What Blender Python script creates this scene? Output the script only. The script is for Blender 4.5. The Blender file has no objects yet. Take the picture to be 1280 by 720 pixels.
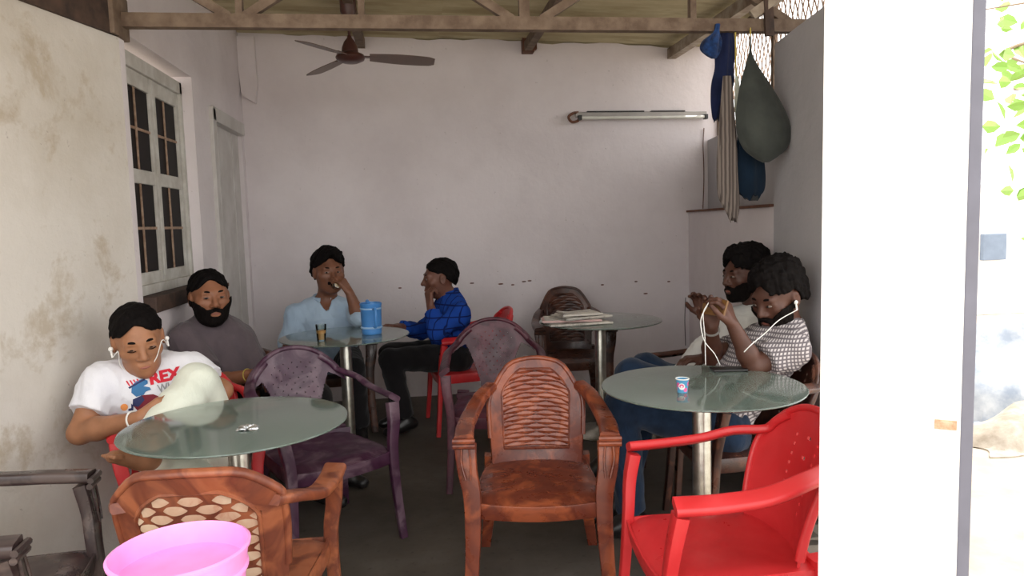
import bpy, bmesh, math, random
import numpy as np
from mathutils import Vector, Matrix
from mathutils.bvhtree import BVHTree
random.seed(7); np.random.seed(7)
S = bpy.context.scene
COL = S.collection
PI = math.pi
R = math.radians

# ------------------------------------------------------------------ camera
FPX = 900.0
CAM = np.array([0.0, 0.0, 1.4])
PITCH, ROLL, YAW = R(5.2), R(1.6), R(7.6)
fw = np.array([math.sin(YAW)*math.cos(PITCH), math.cos(YAW)*math.cos(PITCH), -math.sin(PITCH)])
r0 = np.array([math.cos(YAW), -math.sin(YAW), 0.0]); u0 = np.cross(r0, fw)
rt = r0*math.cos(ROLL) - u0*math.sin(ROLL); up = u0*math.cos(ROLL) + r0*math.sin(ROLL)
cd = bpy.data.cameras.new('camera'); cam = bpy.data.objects.new('camera', cd); COL.objects.link(cam)
cd.sensor_fit = 'HORIZONTAL'; cd.sensor_width = 36.0; cd.lens = FPX/1280*36.0; cd.clip_start = 0.02; cd.clip_end = 500
cam.matrix_world = Matrix(((rt[0], up[0], -fw[0], CAM[0]), (rt[1], up[1], -fw[1], CAM[1]), (rt[2], up[2], -fw[2], CAM[2]), (0, 0, 0, 1)))
S.camera = cam

def ray(px, py):
    return fw*FPX + rt*(px-640) - up*(py-360)
def at(px, py, y):                      # point seen at a pixel, at room depth y
    d = ray(px, py); return CAM + d*(y/d[1])
def atz(px, py, z):
    d = ray(px, py); return CAM + d*((z-CAM[2])/d[2])

# ------------------------------------------------------------------ light
W = bpy.data.worlds.new('world'); S.world = W; W.use_nodes = True
bg = W.node_tree.nodes['Background']
bg.inputs[0].default_value = (1.0, 0.985, 0.965, 1); bg.inputs[1].default_value = 2.6
sd = bpy.data.lights.new('sun', 'SUN'); sun = bpy.data.objects.new('sun', sd); COL.objects.link(sun)
sd.energy = 4.5; sd.angle = R(0.6); sd.color = (1.0, 0.95, 0.86)
sdir = Vector((-0.34, -0.03, -0.94)).normalized()
sun.rotation_euler = sdir.to_track_quat('-Z', 'Y').to_euler()
S.view_settings.view_transform = 'Standard'; S.view_settings.look = 'None'
S.view_settings.gamma = 1.0; S.view_settings.use_curve_mapping = False
S.view_settings.exposure = 0.2

# ------------------------------------------------------------------ materials
def srgb(r, g, b):
    f = lambda c: (c/255/12.92) if c/255 <= 0.04045 else ((c/255+0.055)/1.055)**2.4
    return (f(r), f(g), f(b), 1)
class NT:
    def __init__(s, name):
        s.m = bpy.data.materials.new(name); s.m.use_nodes = True
        s.n = s.m.node_tree.nodes; s.l = s.m.node_tree.links
        s.p = s.n['Principled BSDF']; s.tc = None
    def node(s, t, **kw):
        o = s.n.new(t)
        for k, v in kw.items(): setattr(o, k, v)
        return o
    def co(s, scale=(1, 1, 1), kind='Object', rot=(0, 0, 0)):
        if s.tc is None: s.tc = s.n.new('ShaderNodeTexCoord')
        mp = s.n.new('ShaderNodeMapping'); mp.inputs['Scale'].default_value = scale; mp.inputs['Rotation'].default_value = rot
        s.l.new(s.tc.outputs[kind], mp.inputs[0]); return mp.outputs[0]
    def noise(s, scale, detail=4, rough=0.55, co=None, dist=0.0):
        o = s.n.new('ShaderNodeTexNoise'); o.inputs['Scale'].default_value = scale; o.inputs['Detail'].default_value = detail
        o.inputs['Roughness'].default_value = rough; o.inputs['Distortion'].default_value = dist
        s.l.new(co if co is not None else s.co(), o.inputs['Vector']); return o.outputs[0]
    def ramp(s, fac, stops):
        o = s.n.new('ShaderNodeValToRGB'); e = o.color_ramp.elements
        while len(e) < len(stops): e.new(0.5)
        for k, (p, c) in enumerate(stops):
            e[k].position = p; e[k].color = c if len(c) == 4 else (*c, 1)
        s.l.new(fac, o.inputs[0]); return o.outputs[0]
    def mix(s, fac, a, b):
        o = s.n.new('ShaderNodeMix'); o.data_type = 'RGBA'
        for v, i in ((fac, 0), (a, 6), (b, 7)):
            if hasattr(v, 'is_linked') or hasattr(v, 'links'): s.l.new(v, o.inputs[i])
            else: o.inputs[i].default_value = v
        return o.outputs[2]
    def bump(s, h, strength=0.3, dist=0.01):
        o = s.n.new('ShaderNodeBump'); o.inputs['Strength'].default_value = strength; o.inputs['Distance'].default_value = dist
        s.l.new(h, o.inputs['Height']); s.l.new(o.outputs[0], s.p.inputs['Normal'])
    def done(s, col=None, rough=0.6, metal=0.0, spec=0.5):
        if col is not None:
            if isinstance(col, tuple): s.p.inputs['Base Color'].default_value = col
            else: s.l.new(col, s.p.inputs['Base Color'])
        s.p.inputs['Roughness'].default_value = rough; s.p.inputs['Metallic'].default_value = metal
        s.p.inputs['Specular IOR Level'].default_value = spec
        return s.m
BW = [(0.35, (0, 0, 0, 1)), (0.65, (1, 1, 1, 1))]
def m_two(name, a, b, scale=8, rough=0.6, metal=0, lo=0.35, hi=0.65, bump=0, bscale=None, spec=0.5, dist=0.0):
    t = NT(name); f = t.noise(scale, 5, 0.6, dist=dist); c = t.ramp(f, [(lo, a), (hi, b)])
    if bump: t.bump(t.noise(bscale or scale*4, 4), bump, 0.004)
    return t.done(c, rough, metal, spec)
def m_wall(name, base, dirt, patch, amt=0.62):
    t = NT(name)
    c = t.mix(t.ramp(t.noise(1.3, 6, 0.6), [(0.42, (0, 0, 0, 1)), (0.72, (1, 1, 1, 1))]), base, dirt)
    pf = t.ramp(t.noise(3.4, 6, 0.68, dist=0.25), [(amt, (0, 0, 0, 1)), (amt+0.10, (0.7, 0.7, 0.7, 1))])
    c = t.mix(pf, c, patch)
    sp = t.ramp(t.noise(34, 3, 0.6), [(0.70, (0, 0, 0, 1)), (0.78, (0.55, 0.55, 0.55, 1))])
    c = t.mix(sp, c, srgb(140, 130, 122))
    t.bump(t.noise(7, 8, 0.65), 0.35, 0.02)
    return t.done(c, 0.85, 0, 0.2)
M = {}
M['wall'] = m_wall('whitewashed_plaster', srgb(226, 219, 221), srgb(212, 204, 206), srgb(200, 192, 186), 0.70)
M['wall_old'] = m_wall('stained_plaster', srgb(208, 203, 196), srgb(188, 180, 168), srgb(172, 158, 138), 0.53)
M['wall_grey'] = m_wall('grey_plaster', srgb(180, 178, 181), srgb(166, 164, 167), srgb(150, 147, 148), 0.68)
M['pillar'] = m_wall('white_pillar_paint', srgb(244, 243, 242), srgb(236, 234, 232), srgb(228, 222, 214), 0.72)
M['brick'] = m_two('raw_brick', srgb(176, 136, 104), srgb(206, 184, 156), 40, 0.9, bump=0.5)
def m_floor():
    t = NT('dark_cement')
    c = t.ramp(t.noise(1.6, 7, 0.65), [(0.3, srgb(62, 56, 50)), (0.55, srgb(84, 77, 70)), (0.75, srgb(104, 97, 90))])
    sp = t.ramp(t.noise(28, 4, 0.6), [(0.6, (0, 0, 0, 1)), (0.75, (0.6, 0.6, 0.6, 1))])
    c = t.mix(sp, c, srgb(45, 41, 37)); t.bump(t.noise(14, 7), 0.2, 0.01)
    return t.done(c, 0.7, 0, 0.3)
M['floor'] = m_floor()
M['ground'] = m_two('dry_ground', srgb(158, 148, 134), srgb(182, 173, 160), 3, 0.95, bump=0.3)
def m_roof():
    t = NT('old_roof_sheet'); c = t.ramp(t.noise(2.0, 6, 0.6, t.co((0.6, 3, 1))), [(0.3, srgb(150, 136, 106)), (0.6, srgb(188, 178, 148)), (0.8, srgb(122, 104, 78))])
    return t.done(c, 0.75, 0, 0.3)
M['roof'] = m_roof()
M['beam'] = m_two('rusty_painted_steel', srgb(122, 104, 88), srgb(92, 74, 60), 14, 0.75, bump=0.3)
M['beam_pale'] = m_two('pale_painted_steel', srgb(170, 158, 142), srgb(126, 108, 92), 10, 0.7)
M['darkwood'] = m_two('dark_old_timber', srgb(82, 62, 52), srgb(52, 40, 34), 12, 0.8, bump=0.4)
M['winpaint'] = m_two('chalky_white_paint', srgb(206, 204, 198), srgb(180, 176, 168), 9, 0.7, bump=0.2)
M['door'] = m_two('dusty_door_paint', srgb(206, 203, 200), srgb(188, 184, 180), 5, 0.7)
M['bar'] = m_two('rusty_bar', srgb(176, 150, 130), srgb(140, 112, 92), 30, 0.7)
M['darkpane'] = NT('dark_pane').done(srgb(20, 15, 15), 0.5, 0, 0.15)
M['rust'] = m_two('rust', srgb(120, 76, 56), srgb(84, 56, 44), 25, 0.85)
def m_plastic(name, a, b, c3, scale=5.0, rough=0.32, stretch=(1, 1, 1)):
    t = NT(name); f = t.noise(scale, 4, 0.55, t.co(stretch), dist=1.6)
    c = t.ramp(f, [(0.32, a), (0.47, b), (0.58, c3), (0.72, a)])
    t.bump(t.noise(60, 3), 0.05, 0.002)
    rr = t.ramp(t.noise(12, 4), [(0.3, (rough-0.08,)*3), (0.7, (rough+0.16,)*3)]); t.l.new(rr, t.p.inputs['Roughness'])
    m = t.done(c, rough, 0, 0.5); return m
M['p_brown'] = m_plastic('marbled_brown_plastic', srgb(116, 56, 36), srgb(92, 42, 30), srgb(140, 72, 44), 4.0, 0.27)
M['p_brown_old'] = m_plastic('worn_orange_brown_plastic', srgb(136, 74, 46), srgb(102, 52, 36), srgb(150, 88, 58), 4.5, 0.38)
def m_dusty():
    t = NT('dusty_brown_plastic'); f = t.noise(9, 5, 0.6, dist=1.0)
    c = t.ramp(f, [(0.34, srgb(150, 88, 64)), (0.46, srgb(172, 140, 116)), (0.7, srgb(184, 162, 138))])
    return t.done(c, 0.7, 0, 0.3)
M['p_dusty'] = m_dusty()
M['p_rib'] = m_plastic('brown_rib_plastic', srgb(134, 68, 46), srgb(116, 56, 38), srgb(150, 82, 56), 6.0, 0.2)
M['p_purple'] = m_plastic('marbled_maroon_plastic', srgb(78, 30, 44), srgb(58, 22, 36), srgb(88, 44, 56), 5.0, 0.40)
M['p_violet'] = m_plastic('marbled_violet_grey_plastic', srgb(72, 40, 62), srgb(56, 24, 48), srgb(98, 76, 88), 4.0, 0.36)
M['p_dark'] = m_plastic('dark_brown_plastic', srgb(74, 44, 34), srgb(56, 34, 28), srgb(92, 56, 42), 5.0, 0.3)
M['p_black'] = m_plastic('blackish_brown_plastic', srgb(70, 56, 54), srgb(54, 42, 42), srgb(84, 70, 66), 5.0, 0.28)
M['p_red'] = m_plastic('red_plastic', srgb(190, 38, 42), srgb(196, 44, 48), srgb(186, 36, 40), 2.0, 0.35)
M['chrome'] = m_two('dull_chrome', srgb(196, 194, 184), srgb(164, 160, 148), 20, 0.28, 0.9)
def m_glass():
    t = NT('green_table_glass'); n, l = t.n, t.l
    out = n['Material Output']; n.remove(t.p)
    tr = n.new('ShaderNodeBsdfTransparent'); tr.inputs[0].default_value = (0.70, 0.80, 0.75, 1)
    df = n.new('ShaderNodeBsdfDiffuse'); df.inputs[0].default_value = srgb(148, 166, 156)
    gl = n.new('ShaderNodeBsdfGlossy'); gl.inputs[0].default_value = (1, 1, 1, 1); gl.inputs['Roughness'].default_value = 0.09
    m1 = n.new('ShaderNodeMixShader'); m1.inputs[0].default_value = 0.42; l.new(tr.outputs[0], m1.inputs[1]); l.new(df.outputs[0], m1.inputs[2])
    fr = n.new('ShaderNodeFresnel'); fr.inputs[0].default_value = 1.52
    m2 = n.new('ShaderNodeMixShader'); l.new(fr.outputs[0], m2.inputs[0]); l.new(m1.outputs[0], m2.inputs[1]); l.new(gl.outputs[0], m2.inputs[2])
    l.new(m2.outputs[0], out.inputs[0]); return t.m
M['glass'] = m_glass()
def m_clear(name, tint, ior=1.45):
    t = NT(name); n, l = t.n, t.l; out = n['Material Output']; n.remove(t.p)
    tr = n.new('ShaderNodeBsdfTransparent'); tr.inputs[0].default_value = tint
    gl = n.new('ShaderNodeBsdfGlossy'); gl.inputs['Roughness'].default_value = 0.03
    fr = n.new('ShaderNodeFresnel'); fr.inputs[0].default_value = ior
    m2 = n.new('ShaderNodeMixShader'); l.new(fr.outputs[0], m2.inputs[0]); l.new(tr.outputs[0], m2.inputs[1]); l.new(gl.outputs[0], m2.inputs[2])
    l.new(m2.outputs[0], out.inputs[0]); return t.m
M['tumbler'] = m_clear('tumbler_glass', (0.86, 0.88, 0.86, 1))
def plain(name, col, rough=0.5, metal=0.0, spec=0.5, bump=0.0, bs=40):
    t = NT(name); f = t.noise(11, 3)
    c2 = tuple(min(1, x*1.08) for x in col[:3])+(1,); c1 = tuple(x*0.92 for x in col[:3])+(1,)
    c = t.ramp(f, [(0.3, c1), (0.7, c2)])
    if bump: t.bump(t.noise(bs, 4), bump, 0.004)
    return t.done(c, rough, metal, spec)
M['tea'] = plain('milky_tea', srgb(196, 150, 92), 0.3)
M['jug'] = plain('blue_plastic', srgb(72, 132, 196), 0.35)
M['jugband'] = plain('pale_blue_plastic', srgb(150, 186, 220), 0.35)
M['pink'] = plain('pink_plastic', srgb(245, 156, 218), 0.45)
M['white'] = plain('white_plastic', srgb(236, 236, 232), 0.4)
M['black'] = plain('black_plastic', srgb(28, 26, 26), 0.35)
M['phone'] = plain('tan_phone_case', srgb(112, 78, 40), 0.4)
M['fan'] = plain('brown_enamel', srgb(70, 40, 34), 0.35)
M['fanblade'] = plain('brown_blade_enamel', srgb(104, 84, 74), 0.4)
M['tube'] = plain('tube_glass', srgb(214, 214, 206), 0.2)
M['metalgrey'] = plain('grey_metal', srgb(150, 146, 142), 0.45, 0.5)
M['foil'] = plain('crumpled_foil', srgb(206, 208, 210), 0.25, 0.9, bump=0.8)
M['hair'] = NT('black_hair').done(srgb(20, 16, 16), 0.55, 0, 0.3)
def m_hair(name, c):
    t = NT(name); f = t.noise(90, 3, 0.6, t.co((1, 1, 0.35))); col = t.ramp(f, [(0.3, tuple(x*0.6 for x in c[:3])+(1,)), (0.7, tuple(x*1.5 for x in c[:3])+(1,))])
    t.bump(f, 0.8, 0.006); return t.done(col, 0.75, 0, 0.08)
M['hair'] = m_hair('black_hair', srgb(15, 12, 12))
M['beard'] = m_hair('black_beard', srgb(18, 14, 13))
def m_skin(name, c):
    t = NT(name); f = t.noise(16, 5); d = tuple(x*0.8 for x in c[:3])+(1,); l_ = tuple(x*1.12 for x in c[:3])+(1,)
    col = t.ramp(f, [(0.3, d), (0.7, l_)]); t.bump(t.noise(120, 3), 0.1, 0.002)
    t.p.inputs['Subsurface Weight'].default_value = 0.05; t.p.inputs['Subsurface Radius'].default_value = (0.02, 0.008, 0.004)
    return t.done(col, 0.5, 0, 0.4)
M['skin_a'] = m_skin('warm_brown_skin', srgb(156, 108, 78))
M['skin_b'] = m_skin('mid_brown_skin', srgb(142, 94, 68))
M['skin_c'] = m_skin('brown_skin', srgb(120, 78, 58))
M['skin_d'] = m_skin('deep_brown_skin', srgb(104, 66, 52))
M['skin_e'] = m_skin('dark_brown_skin', srgb(84, 53, 42))
M['lip_a'] = plain('lip', srgb(138, 82, 70), 0.45)
M['eyewhite'] = plain('shaded_eye_white', srgb(118, 104, 96), 0.3)  # whites toned down, the shadow over the eyes is in this colour
M['iris'] = plain('dark_iris', srgb(24, 16, 12), 0.15)
def m_cloth(name, a, b, scale=7, bump=0.5, bs=16):
    t = NT(name); c = t.ramp(t.noise(scale, 5), [(0.3, a), (0.7, b)])
    h = t.noise(bs, 5, 0.6, t.co((1, 1, 0.6)), dist=0.8); t.bump(h, bump, 0.012)
    t.p.inputs['Sheen Weight'].default_value = 0.15
    return t.done(c, 0.9, 0, 0.15)
M['tee'] = m_cloth('white_cotton', srgb(232, 232, 236), srgb(218, 218, 226))
M['greytee'] = m_cloth('grey_cotton', srgb(98, 87, 91), srgb(82, 73, 78))
M['ltblue'] = m_cloth('pale_blue_cotton', srgb(176, 196, 214), srgb(160, 182, 204))
M['cream'] = m_cloth('cream_cotton', srgb(226, 230, 216), srgb(208, 212, 198))
M['whiteshirt'] = m_cloth('white_shirt_cotton', srgb(224, 224, 220), srgb(204, 204, 202))
M['jeans'] = m_cloth('blue_denim', srgb(34, 52, 76), srgb(24, 38, 58), 20)
M['blackpants'] = m_cloth('black_cotton', srgb(30, 28, 30), srgb(22, 20, 22))
M['navy'] = m_cloth('navy_cotton', srgb(30, 40, 76), srgb(20, 26, 52))
M['bluecloth'] = m_cloth('bright_navy_cotton', srgb(38, 72, 128), srgb(20, 30, 56), 30)
M['teal'] = m_cloth('dark_teal_cotton', srgb(20, 38, 56), srgb(14, 28, 42))
M['olive'] = m_cloth('dark_grey_green_cotton', srgb(72, 76, 72), srgb(54, 58, 56), bump=0.3)
M['collar_in'] = plain('dark_collar', srgb(40, 50, 90), 0.8)
def m_grid(name, base, line, sc, w=0.25, soft=0.12):
    t = NT(name); co = t.co((1, 1, 1)); sx = t.n.new('ShaderNodeSeparateXYZ'); t.l.new(co, sx.inputs[0]); fs = []
    for a, (kx, ky) in (('u', (1, 1)), ('v', (0, 0))):
        s1 = t.n.new('ShaderNodeMath'); s1.operation = 'MULTIPLY_ADD'
        if a == 'u':
            ad = t.n.new('ShaderNodeMath'); ad.operation = 'SUBTRACT'; t.l.new(sx.outputs[0], ad.inputs[0]); t.l.new(sx.outputs[1], ad.inputs[1])
            src = ad.outputs[0]
        else: src = sx.outputs[2]
        m1 = t.n.new('ShaderNodeMath'); m1.operation = 'MULTIPLY'; t.l.new(src, m1.inputs[0]); m1.inputs[1].default_value = sc
        fr = t.n.new('ShaderNodeMath'); fr.operation = 'FRACT'; t.l.new(m1.outputs[0], fr.inputs[0])
        fs.append(t.ramp(fr.outputs[0], [(w, (1, 1, 1, 1)), (w+soft, (0, 0, 0, 1))])); t.n.remove(s1)
    c = t.mix(fs[0], base, line); c = t.mix(fs[1], c, line)
    t.bump(t.noise(16, 5, dist=0.8), 0.4, 0.01)
    return t.done(c, 0.9, 0, 0.15)
M['check'] = m_grid('grey_white_check', srgb(190, 184, 184), srgb(104, 98, 102), 62, 0.35, 0.15)
M['plaid'] = m_grid('blue_plaid', srgb(26, 64, 146), srgb(14, 30, 80), 14, 0.10, 0.04)
def m_stripe():
    t = NT('grey_striped_towel'); w = t.n.new('ShaderNodeTexWave'); w.inputs['Scale'].default_value = 16; w.inputs['Distortion'].default_value = 1.0
    t.l.new(t.co(), w.inputs[0]); c = t.ramp(w.outputs[0], [(0.3, srgb(84, 76, 73)), (0.7, srgb(122, 113, 107))])
    t.bump(t.noise(50, 4), 0.5, 0.006); return t.done(c, 0.95, 0, 0.1)
M['towel'] = m_stripe()
def m_news():
    t = NT('newsprint'); br = t.n.new('ShaderNodeTexBrick'); br.inputs['Scale'].default_value = 40; br.inputs['Mortar Size'].default_value = 0.03
    br.inputs['Color1'].default_value = srgb(150, 146, 140); br.inputs['Color2'].default_value = srgb(196, 190, 182); br.inputs['Mortar'].default_value = srgb(222, 218, 210)
    t.l.new(t.co(), br.inputs['Vector']); c = t.mix(t.ramp(t.noise(9, 3), [(0.45, (0, 0, 0, 1)), (0.55, (1, 1, 1, 1))]), br.outputs[0], srgb(218, 212, 202))
    return t.done(c, 0.9, 0, 0.1)
M['news'] = m_news()
M['newspink'] = plain('pinkish_newsprint', srgb(210, 176, 172), 0.9)
M['leaf'] = plain('bright_leaf', srgb(150, 190, 96), 0.6)
M['bark'] = plain('bark', srgb(140, 120, 100), 0.9)
M['tarp'] = m_two('grey_blue_tarp', srgb(122, 132, 146), srgb(172, 176, 180), 6, 0.5)
M['sack'] = m_two('pale_sack', srgb(140, 130, 116), srgb(176, 168, 156), 9, 0.8, bump=0.5)
M['bluegrey'] = plain('blue_grey_paint', srgb(126, 140, 160), 0.6)
M['poledark'] = plain('dark_grey_paint', srgb(104, 104, 116), 0.6)
M['print_red'] = plain('red_print', srgb(206, 36, 56), 0.8)
M['print_grey'] = plain('silver_print', srgb(150, 152, 156), 0.8)
M['print_blue'] = plain('blue_print', srgb(56, 112, 160), 0.8)
M['print_navy'] = plain('navy_print', srgb(44, 50, 92), 0.8)
M['print_maroon'] = plain('maroon_print', srgb(120, 30, 46), 0.8)
M['print_orange'] = plain('orange_print', srgb(232, 150, 84), 0.8)
M['cup_pink'] = plain('cup_pink', srgb(226, 96, 150), 0.5)
M['cup_blue'] = plain('cup_blue', srgb(80, 150, 190), 0.5)
M['string'] = plain('yellow_string', srgb(196, 176, 90), 0.8)

# ------------------------------------------------------------------ mesh helpers
def mesh_obj(name, verts, faces, mat, parent=None, smooth=False, loc=None):
    me = bpy.data.meshes.new(name); me.from_pydata([tuple(map(float, v)) for v in verts], [], [tuple(map(int, f)) for f in faces])
    bm = bmesh.new(); bm.from_mesh(me); bmesh.ops.recalc_face_normals(bm, faces=bm.faces); bm.to_mesh(me); bm.free()
    if smooth: me.polygons.foreach_set('use_smooth', [True]*len(me.polygons))
    if isinstance(mat, str): mat = M[mat]
    me.materials.append(mat)
    o = bpy.data.objects.new(name, me); COL.objects.link(o)
    if parent is not None: o.parent = parent
    if loc is not None: o.location = loc
    return o
def empty(name, loc=(0, 0, 0), rz=0.0):
    o = bpy.data.objects.new(name, None); COL.objects.link(o); o.location = loc; o.rotation_euler = (0, 0, rz); o.empty_display_size = 0.1; return o
def tag(o, label, cat, group=None):
    o['label'] = label; o['category'] = cat
    if group: o['group'] = group
    return o
def struct(o, label=None):
    o['kind'] = 'structure'
    if label: o['label'] = label
    return o
class MB:
    def __init__(s): s.v = []; s.f = []
    def add(s, v, f):
        n = len(s.v); s.v += [tuple(map(float, q)) for q in v]; s.f += [tuple(i+n for i in g) for g in f]; return s
    def box(s, lo, hi, bev=0.0):
        (a, b, c), (d, e, f) = lo, hi
        if bev <= 0:
            v = [(x, y, z) for x in (a, d) for y in (b, e) for z in (c, f)]
            return s.add(v, [(0, 1, 3, 2), (4, 6, 7, 5), (0, 4, 5, 1), (2, 3, 7, 6), (0, 2, 6, 4), (1, 5, 7, 3)])
        bm = bmesh.new(); bmesh.ops.create_cube(bm, size=1)
        for q in bm.verts: q.co = ((a+d)/2+q.co.x*(d-a), (b+e)/2+q.co.y*(e-b), (c+f)/2+q.co.z*(f-c))
        bmesh.ops.bevel(bm, geom=list(bm.edges), offset=bev, segments=2, affect='EDGES', profile=0.6)
        bm.verts.index_update(); v = [q.co[:] for q in bm.verts]; fs = [[w.index for w in g.verts] for g in bm.faces]; bm.free()
        return s.add(v, fs)
    def obox(s, c, ax, ay, az):        # oriented box: centre and three half-axis vectors
        c, ax, ay, az = map(np.array, (c, ax, ay, az))
        v = [c+i*ax+j*ay+k*az for i in (-1, 1) for j in (-1, 1) for k in (-1, 1)]
        return s.add(v, [(0, 1, 3, 2), (4, 6, 7, 5), (0, 4, 5, 1), (2, 3, 7, 6), (0, 2, 6, 4), (1, 5, 7, 3)])
    def bar(s, p, q, w, h, upv=(0, 0, 1)):
        p, q = np.array(p, float), np.array(q, float); d = q-p; L = np.linalg.norm(d); d /= L
        u = np.array(upv, float); u = u-d*(u@d)
        if np.linalg.norm(u) < 1e-4: u = np.array((0, 1., 0))-d*d[1]
        u /= np.linalg.norm(u); r = np.cross(d, u)
        return s.obox((p+q)/2, d*L/2, r*w/2, u*h/2)
    def sweep(s, path, section, upv=(0, 0, 1), scale=None, caps=True, closed=False):
        P = np.array(path, float); n = len(P); sec = np.array(section, float); m = len(sec)
        T = np.roll(P, -1, 0)-np.roll(P, 1, 0)
        if not closed: T[0] = P[1]-P[0]; T[-1] = P[-1]-P[-2]
        T /= np.linalg.norm(T, axis=1)[:, None]
        u = np.array(upv, float); V = []
        for i in range(n):
            u = u-T[i]*(u@T[i]); ln = np.linalg.norm(u)
            if ln < 1e-5: u = np.array((0.3, 1, 0.2)); u = u-T[i]*(u@T[i]); ln = np.linalg.norm(u)
            u = u/ln; r = np.cross(T[i], u)
            sc = (1, 1) if scale is None else (scale[i] if hasattr(scale[i], '__len__') else (scale[i], scale[i]))
            for a, b in sec: V.append(P[i]+r*a*sc[0]+u*b*sc[1])
        F = []
        for i in range(n if closed else n-1):
            for j in range(m):
                a = i*m+j; b = i*m+(j+1) % m; k = ((i+1) % n)*m
                F.append((a, b, k+(j+1) % m, k+j))
        if caps and not closed: F.append(tuple(range(m-1, -1, -1))); F.append(tuple((n-1)*m+j for j in range(m)))
        return s.add(V, F)
    def tube(s, path, r, n=8, scale=None, closed=False):
        return s.sweep(path, [(r*math.cos(2*PI*k/n), r*math.sin(2*PI*k/n)) for k in range(n)], (0.13, 0.21, 1), scale, True, closed)
    def lathe(s, prof, n=32, c=(0, 0, 0)):
        V = []; F = []; m = len(prof)
        for k in range(n):
            a = 2*PI*k/n
            for r, z in prof: V.append((c[0]+r*math.cos(a), c[1]+r*math.sin(a), c[2]+z))
        for k in range(n):
            for j in range(m-1):
                q = (k+1) % n; F.append((k*m+j, q*m+j, q*m+j+1, k*m+j+1))
        if prof[0][0] > 1e-6: F.append(tuple(k*m for k in range(n-1, -1, -1)))
        if prof[-1][0] > 1e-6: F.append(tuple(k*m+m-1 for k in range(n)))
        return s.add(V, F)
    def shell(s, P, t, keep=None):
        P = np.array(P, float); a, b, _ = P.shape
        du = np.gradient(P, axis=1); dv = np.gradient(P, axis=0); N = np.cross(du, dv); N /= (np.linalg.norm(N, axis=2)[..., None]+1e-9)
        A = (P+N*t/2).reshape(-1, 3); B = (P-N*t/2).reshape(-1, 3); k = a*b
        if keep is None: keep = np.ones((a-1, b-1), bool)
        F = []; ed = {}
        for i in range(a-1):
            for j in range(b-1):
                if not keep[i, j]: continue
                q = [i*b+j, i*b+j+1, (i+1)*b+j+1, (i+1)*b+j]
                F.append(tuple(q)); F.append(tuple(x+k for x in reversed(q)))
                for e in range(4):
                    x, y = q[e], q[(e+1) % 4]
                    if (y, x) in ed: del ed[(y, x)]
                    else: ed[(x, y)] = 1
        for x, y in ed: F.append((y, x, x+k, y+k))
        return s.add(np.vstack([A, B]), F)
    def build(s, name, mat, parent=None, smooth=False, loc=None):
        o = mesh_obj(name, s.v, s.f, mat, parent, smooth, loc)
        me = o.data; bm = bmesh.new(); bm.from_mesh(me)
        lv = [v for v in bm.verts if not v.link_faces]; bmesh.ops.delete(bm, geom=lv, context='VERTS'); bmesh.ops.remove_doubles(bm, verts=bm.verts, dist=1e-6)
        if smooth:
            for e in bm.edges:
                if len(e.link_faces) == 2 and e.calc_face_angle(0) > R(42): e.smooth = False
        bm.to_mesh(me); bm.free(); return o
def cat(pts, n=6):                       # Catmull-Rom through the points
    P = [np.array(p, float) for p in pts]; P = [2*P[0]-P[1]]+P+[2*P[-1]-P[-2]]; out = []
    for i in range(1, len(P)-2):
        for k in range(n):
            t = k/n; a, b, c, d = P[i-1:i+3]
            out.append(0.5*(2*b+(c-a)*t+(2*a-5*b+4*c-d)*t*t+(3*b-a-3*c+d)*t**3))
    out.append(P[-2]); return np.array(out)
def rrect(w, h, r, n=3):
    out = []
    for cx, cy, a0 in ((w/2-r, h/2-r, 0), (-w/2+r, h/2-r, 90), (-w/2+r, -h/2+r, 180), (w/2-r, -h/2+r, 270)):
        for k in range(n): a = R(a0+90*k/(n-1)); out.append((cx+r*math.cos(a), cy+r*math.sin(a)))
    return out
def sphere_pts(c, r, nu=12, nv=8):
    mb = MB(); rx, ry, rz = (r, r, r) if not hasattr(r, '__len__') else r
    V = [(c[0], c[1], c[2]+rz)]; F = []
    for i in range(1, nv):
        for j in range(nu):
            a = PI*i/nv; b = 2*PI*j/nu; V.append((c[0]+rx*math.sin(a)*math.cos(b), c[1]+ry*math.sin(a)*math.sin(b), c[2]+rz*math.cos(a)))
    V.append((c[0], c[1], c[2]-rz)); L = len(V)-1
    for j in range(nu):
        F.append((0, 1+j, 1+(j+1) % nu)); F.append((L, 1+(nv-2)*nu+(j+1) % nu, 1+(nv-2)*nu+j))
        for i in range(nv-2): a = 1+i*nu; F.append((a+j, a+nu+j, a+nu+(j+1) % nu, a+(j+1) % nu))
    return V, F

# ================================================================== STRUCTURE
YB = 5.86                                  # back wall
def xl(y): return -1.27-(3.5-y)*0.28      # near left wall, splayed
def xr(y): return 1.78+(y-2.94)*0.18       # right wall, splayed
ZR = lambda x: 2.885-0.026*(x+1.2)         # underside of roof sheets

mb = MB(); mb.box((-2.6, 1.0, -0.12), (1.70, 2.94, 0.0)); mb.box((-2.6, 2.94, -0.12), (2.42, YB+0.2, 0.0)); fl = struct(mb.build('floor', 'floor'), 'dark grey cement floor')
mb = MB(); mb.box((-40, -30, -0.4), (60, 60, -0.125)); gr = struct(mb.build('ground', 'ground'), 'pale dry sunlit ground outside')

def wall_surface(p, q, z0, z1, th, name, mat, label, top=None):   # p->q base line of the visible face, thickness to the left of p->q
    p, q = np.array(p, float), np.array(q, float); d = (q-p)/np.linalg.norm(q-p); n = np.array((-d[1], d[0]))*th
    mb = MB(); v = [(*p, z0), (*q, z0), (*(q+n), z0), (*(p+n), z0), (*p, z1), (*q, top or z1), (*(q+n), top or z1), (*(p+n), z1)]
    mb.add(v, [(0, 1, 2, 3), (4, 7, 6, 5), (0, 4, 5, 1), (1, 5, 6, 2), (2, 6, 7, 3), (3, 7, 4, 0)])
    return struct(mb.build(name, mat), label)
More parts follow.
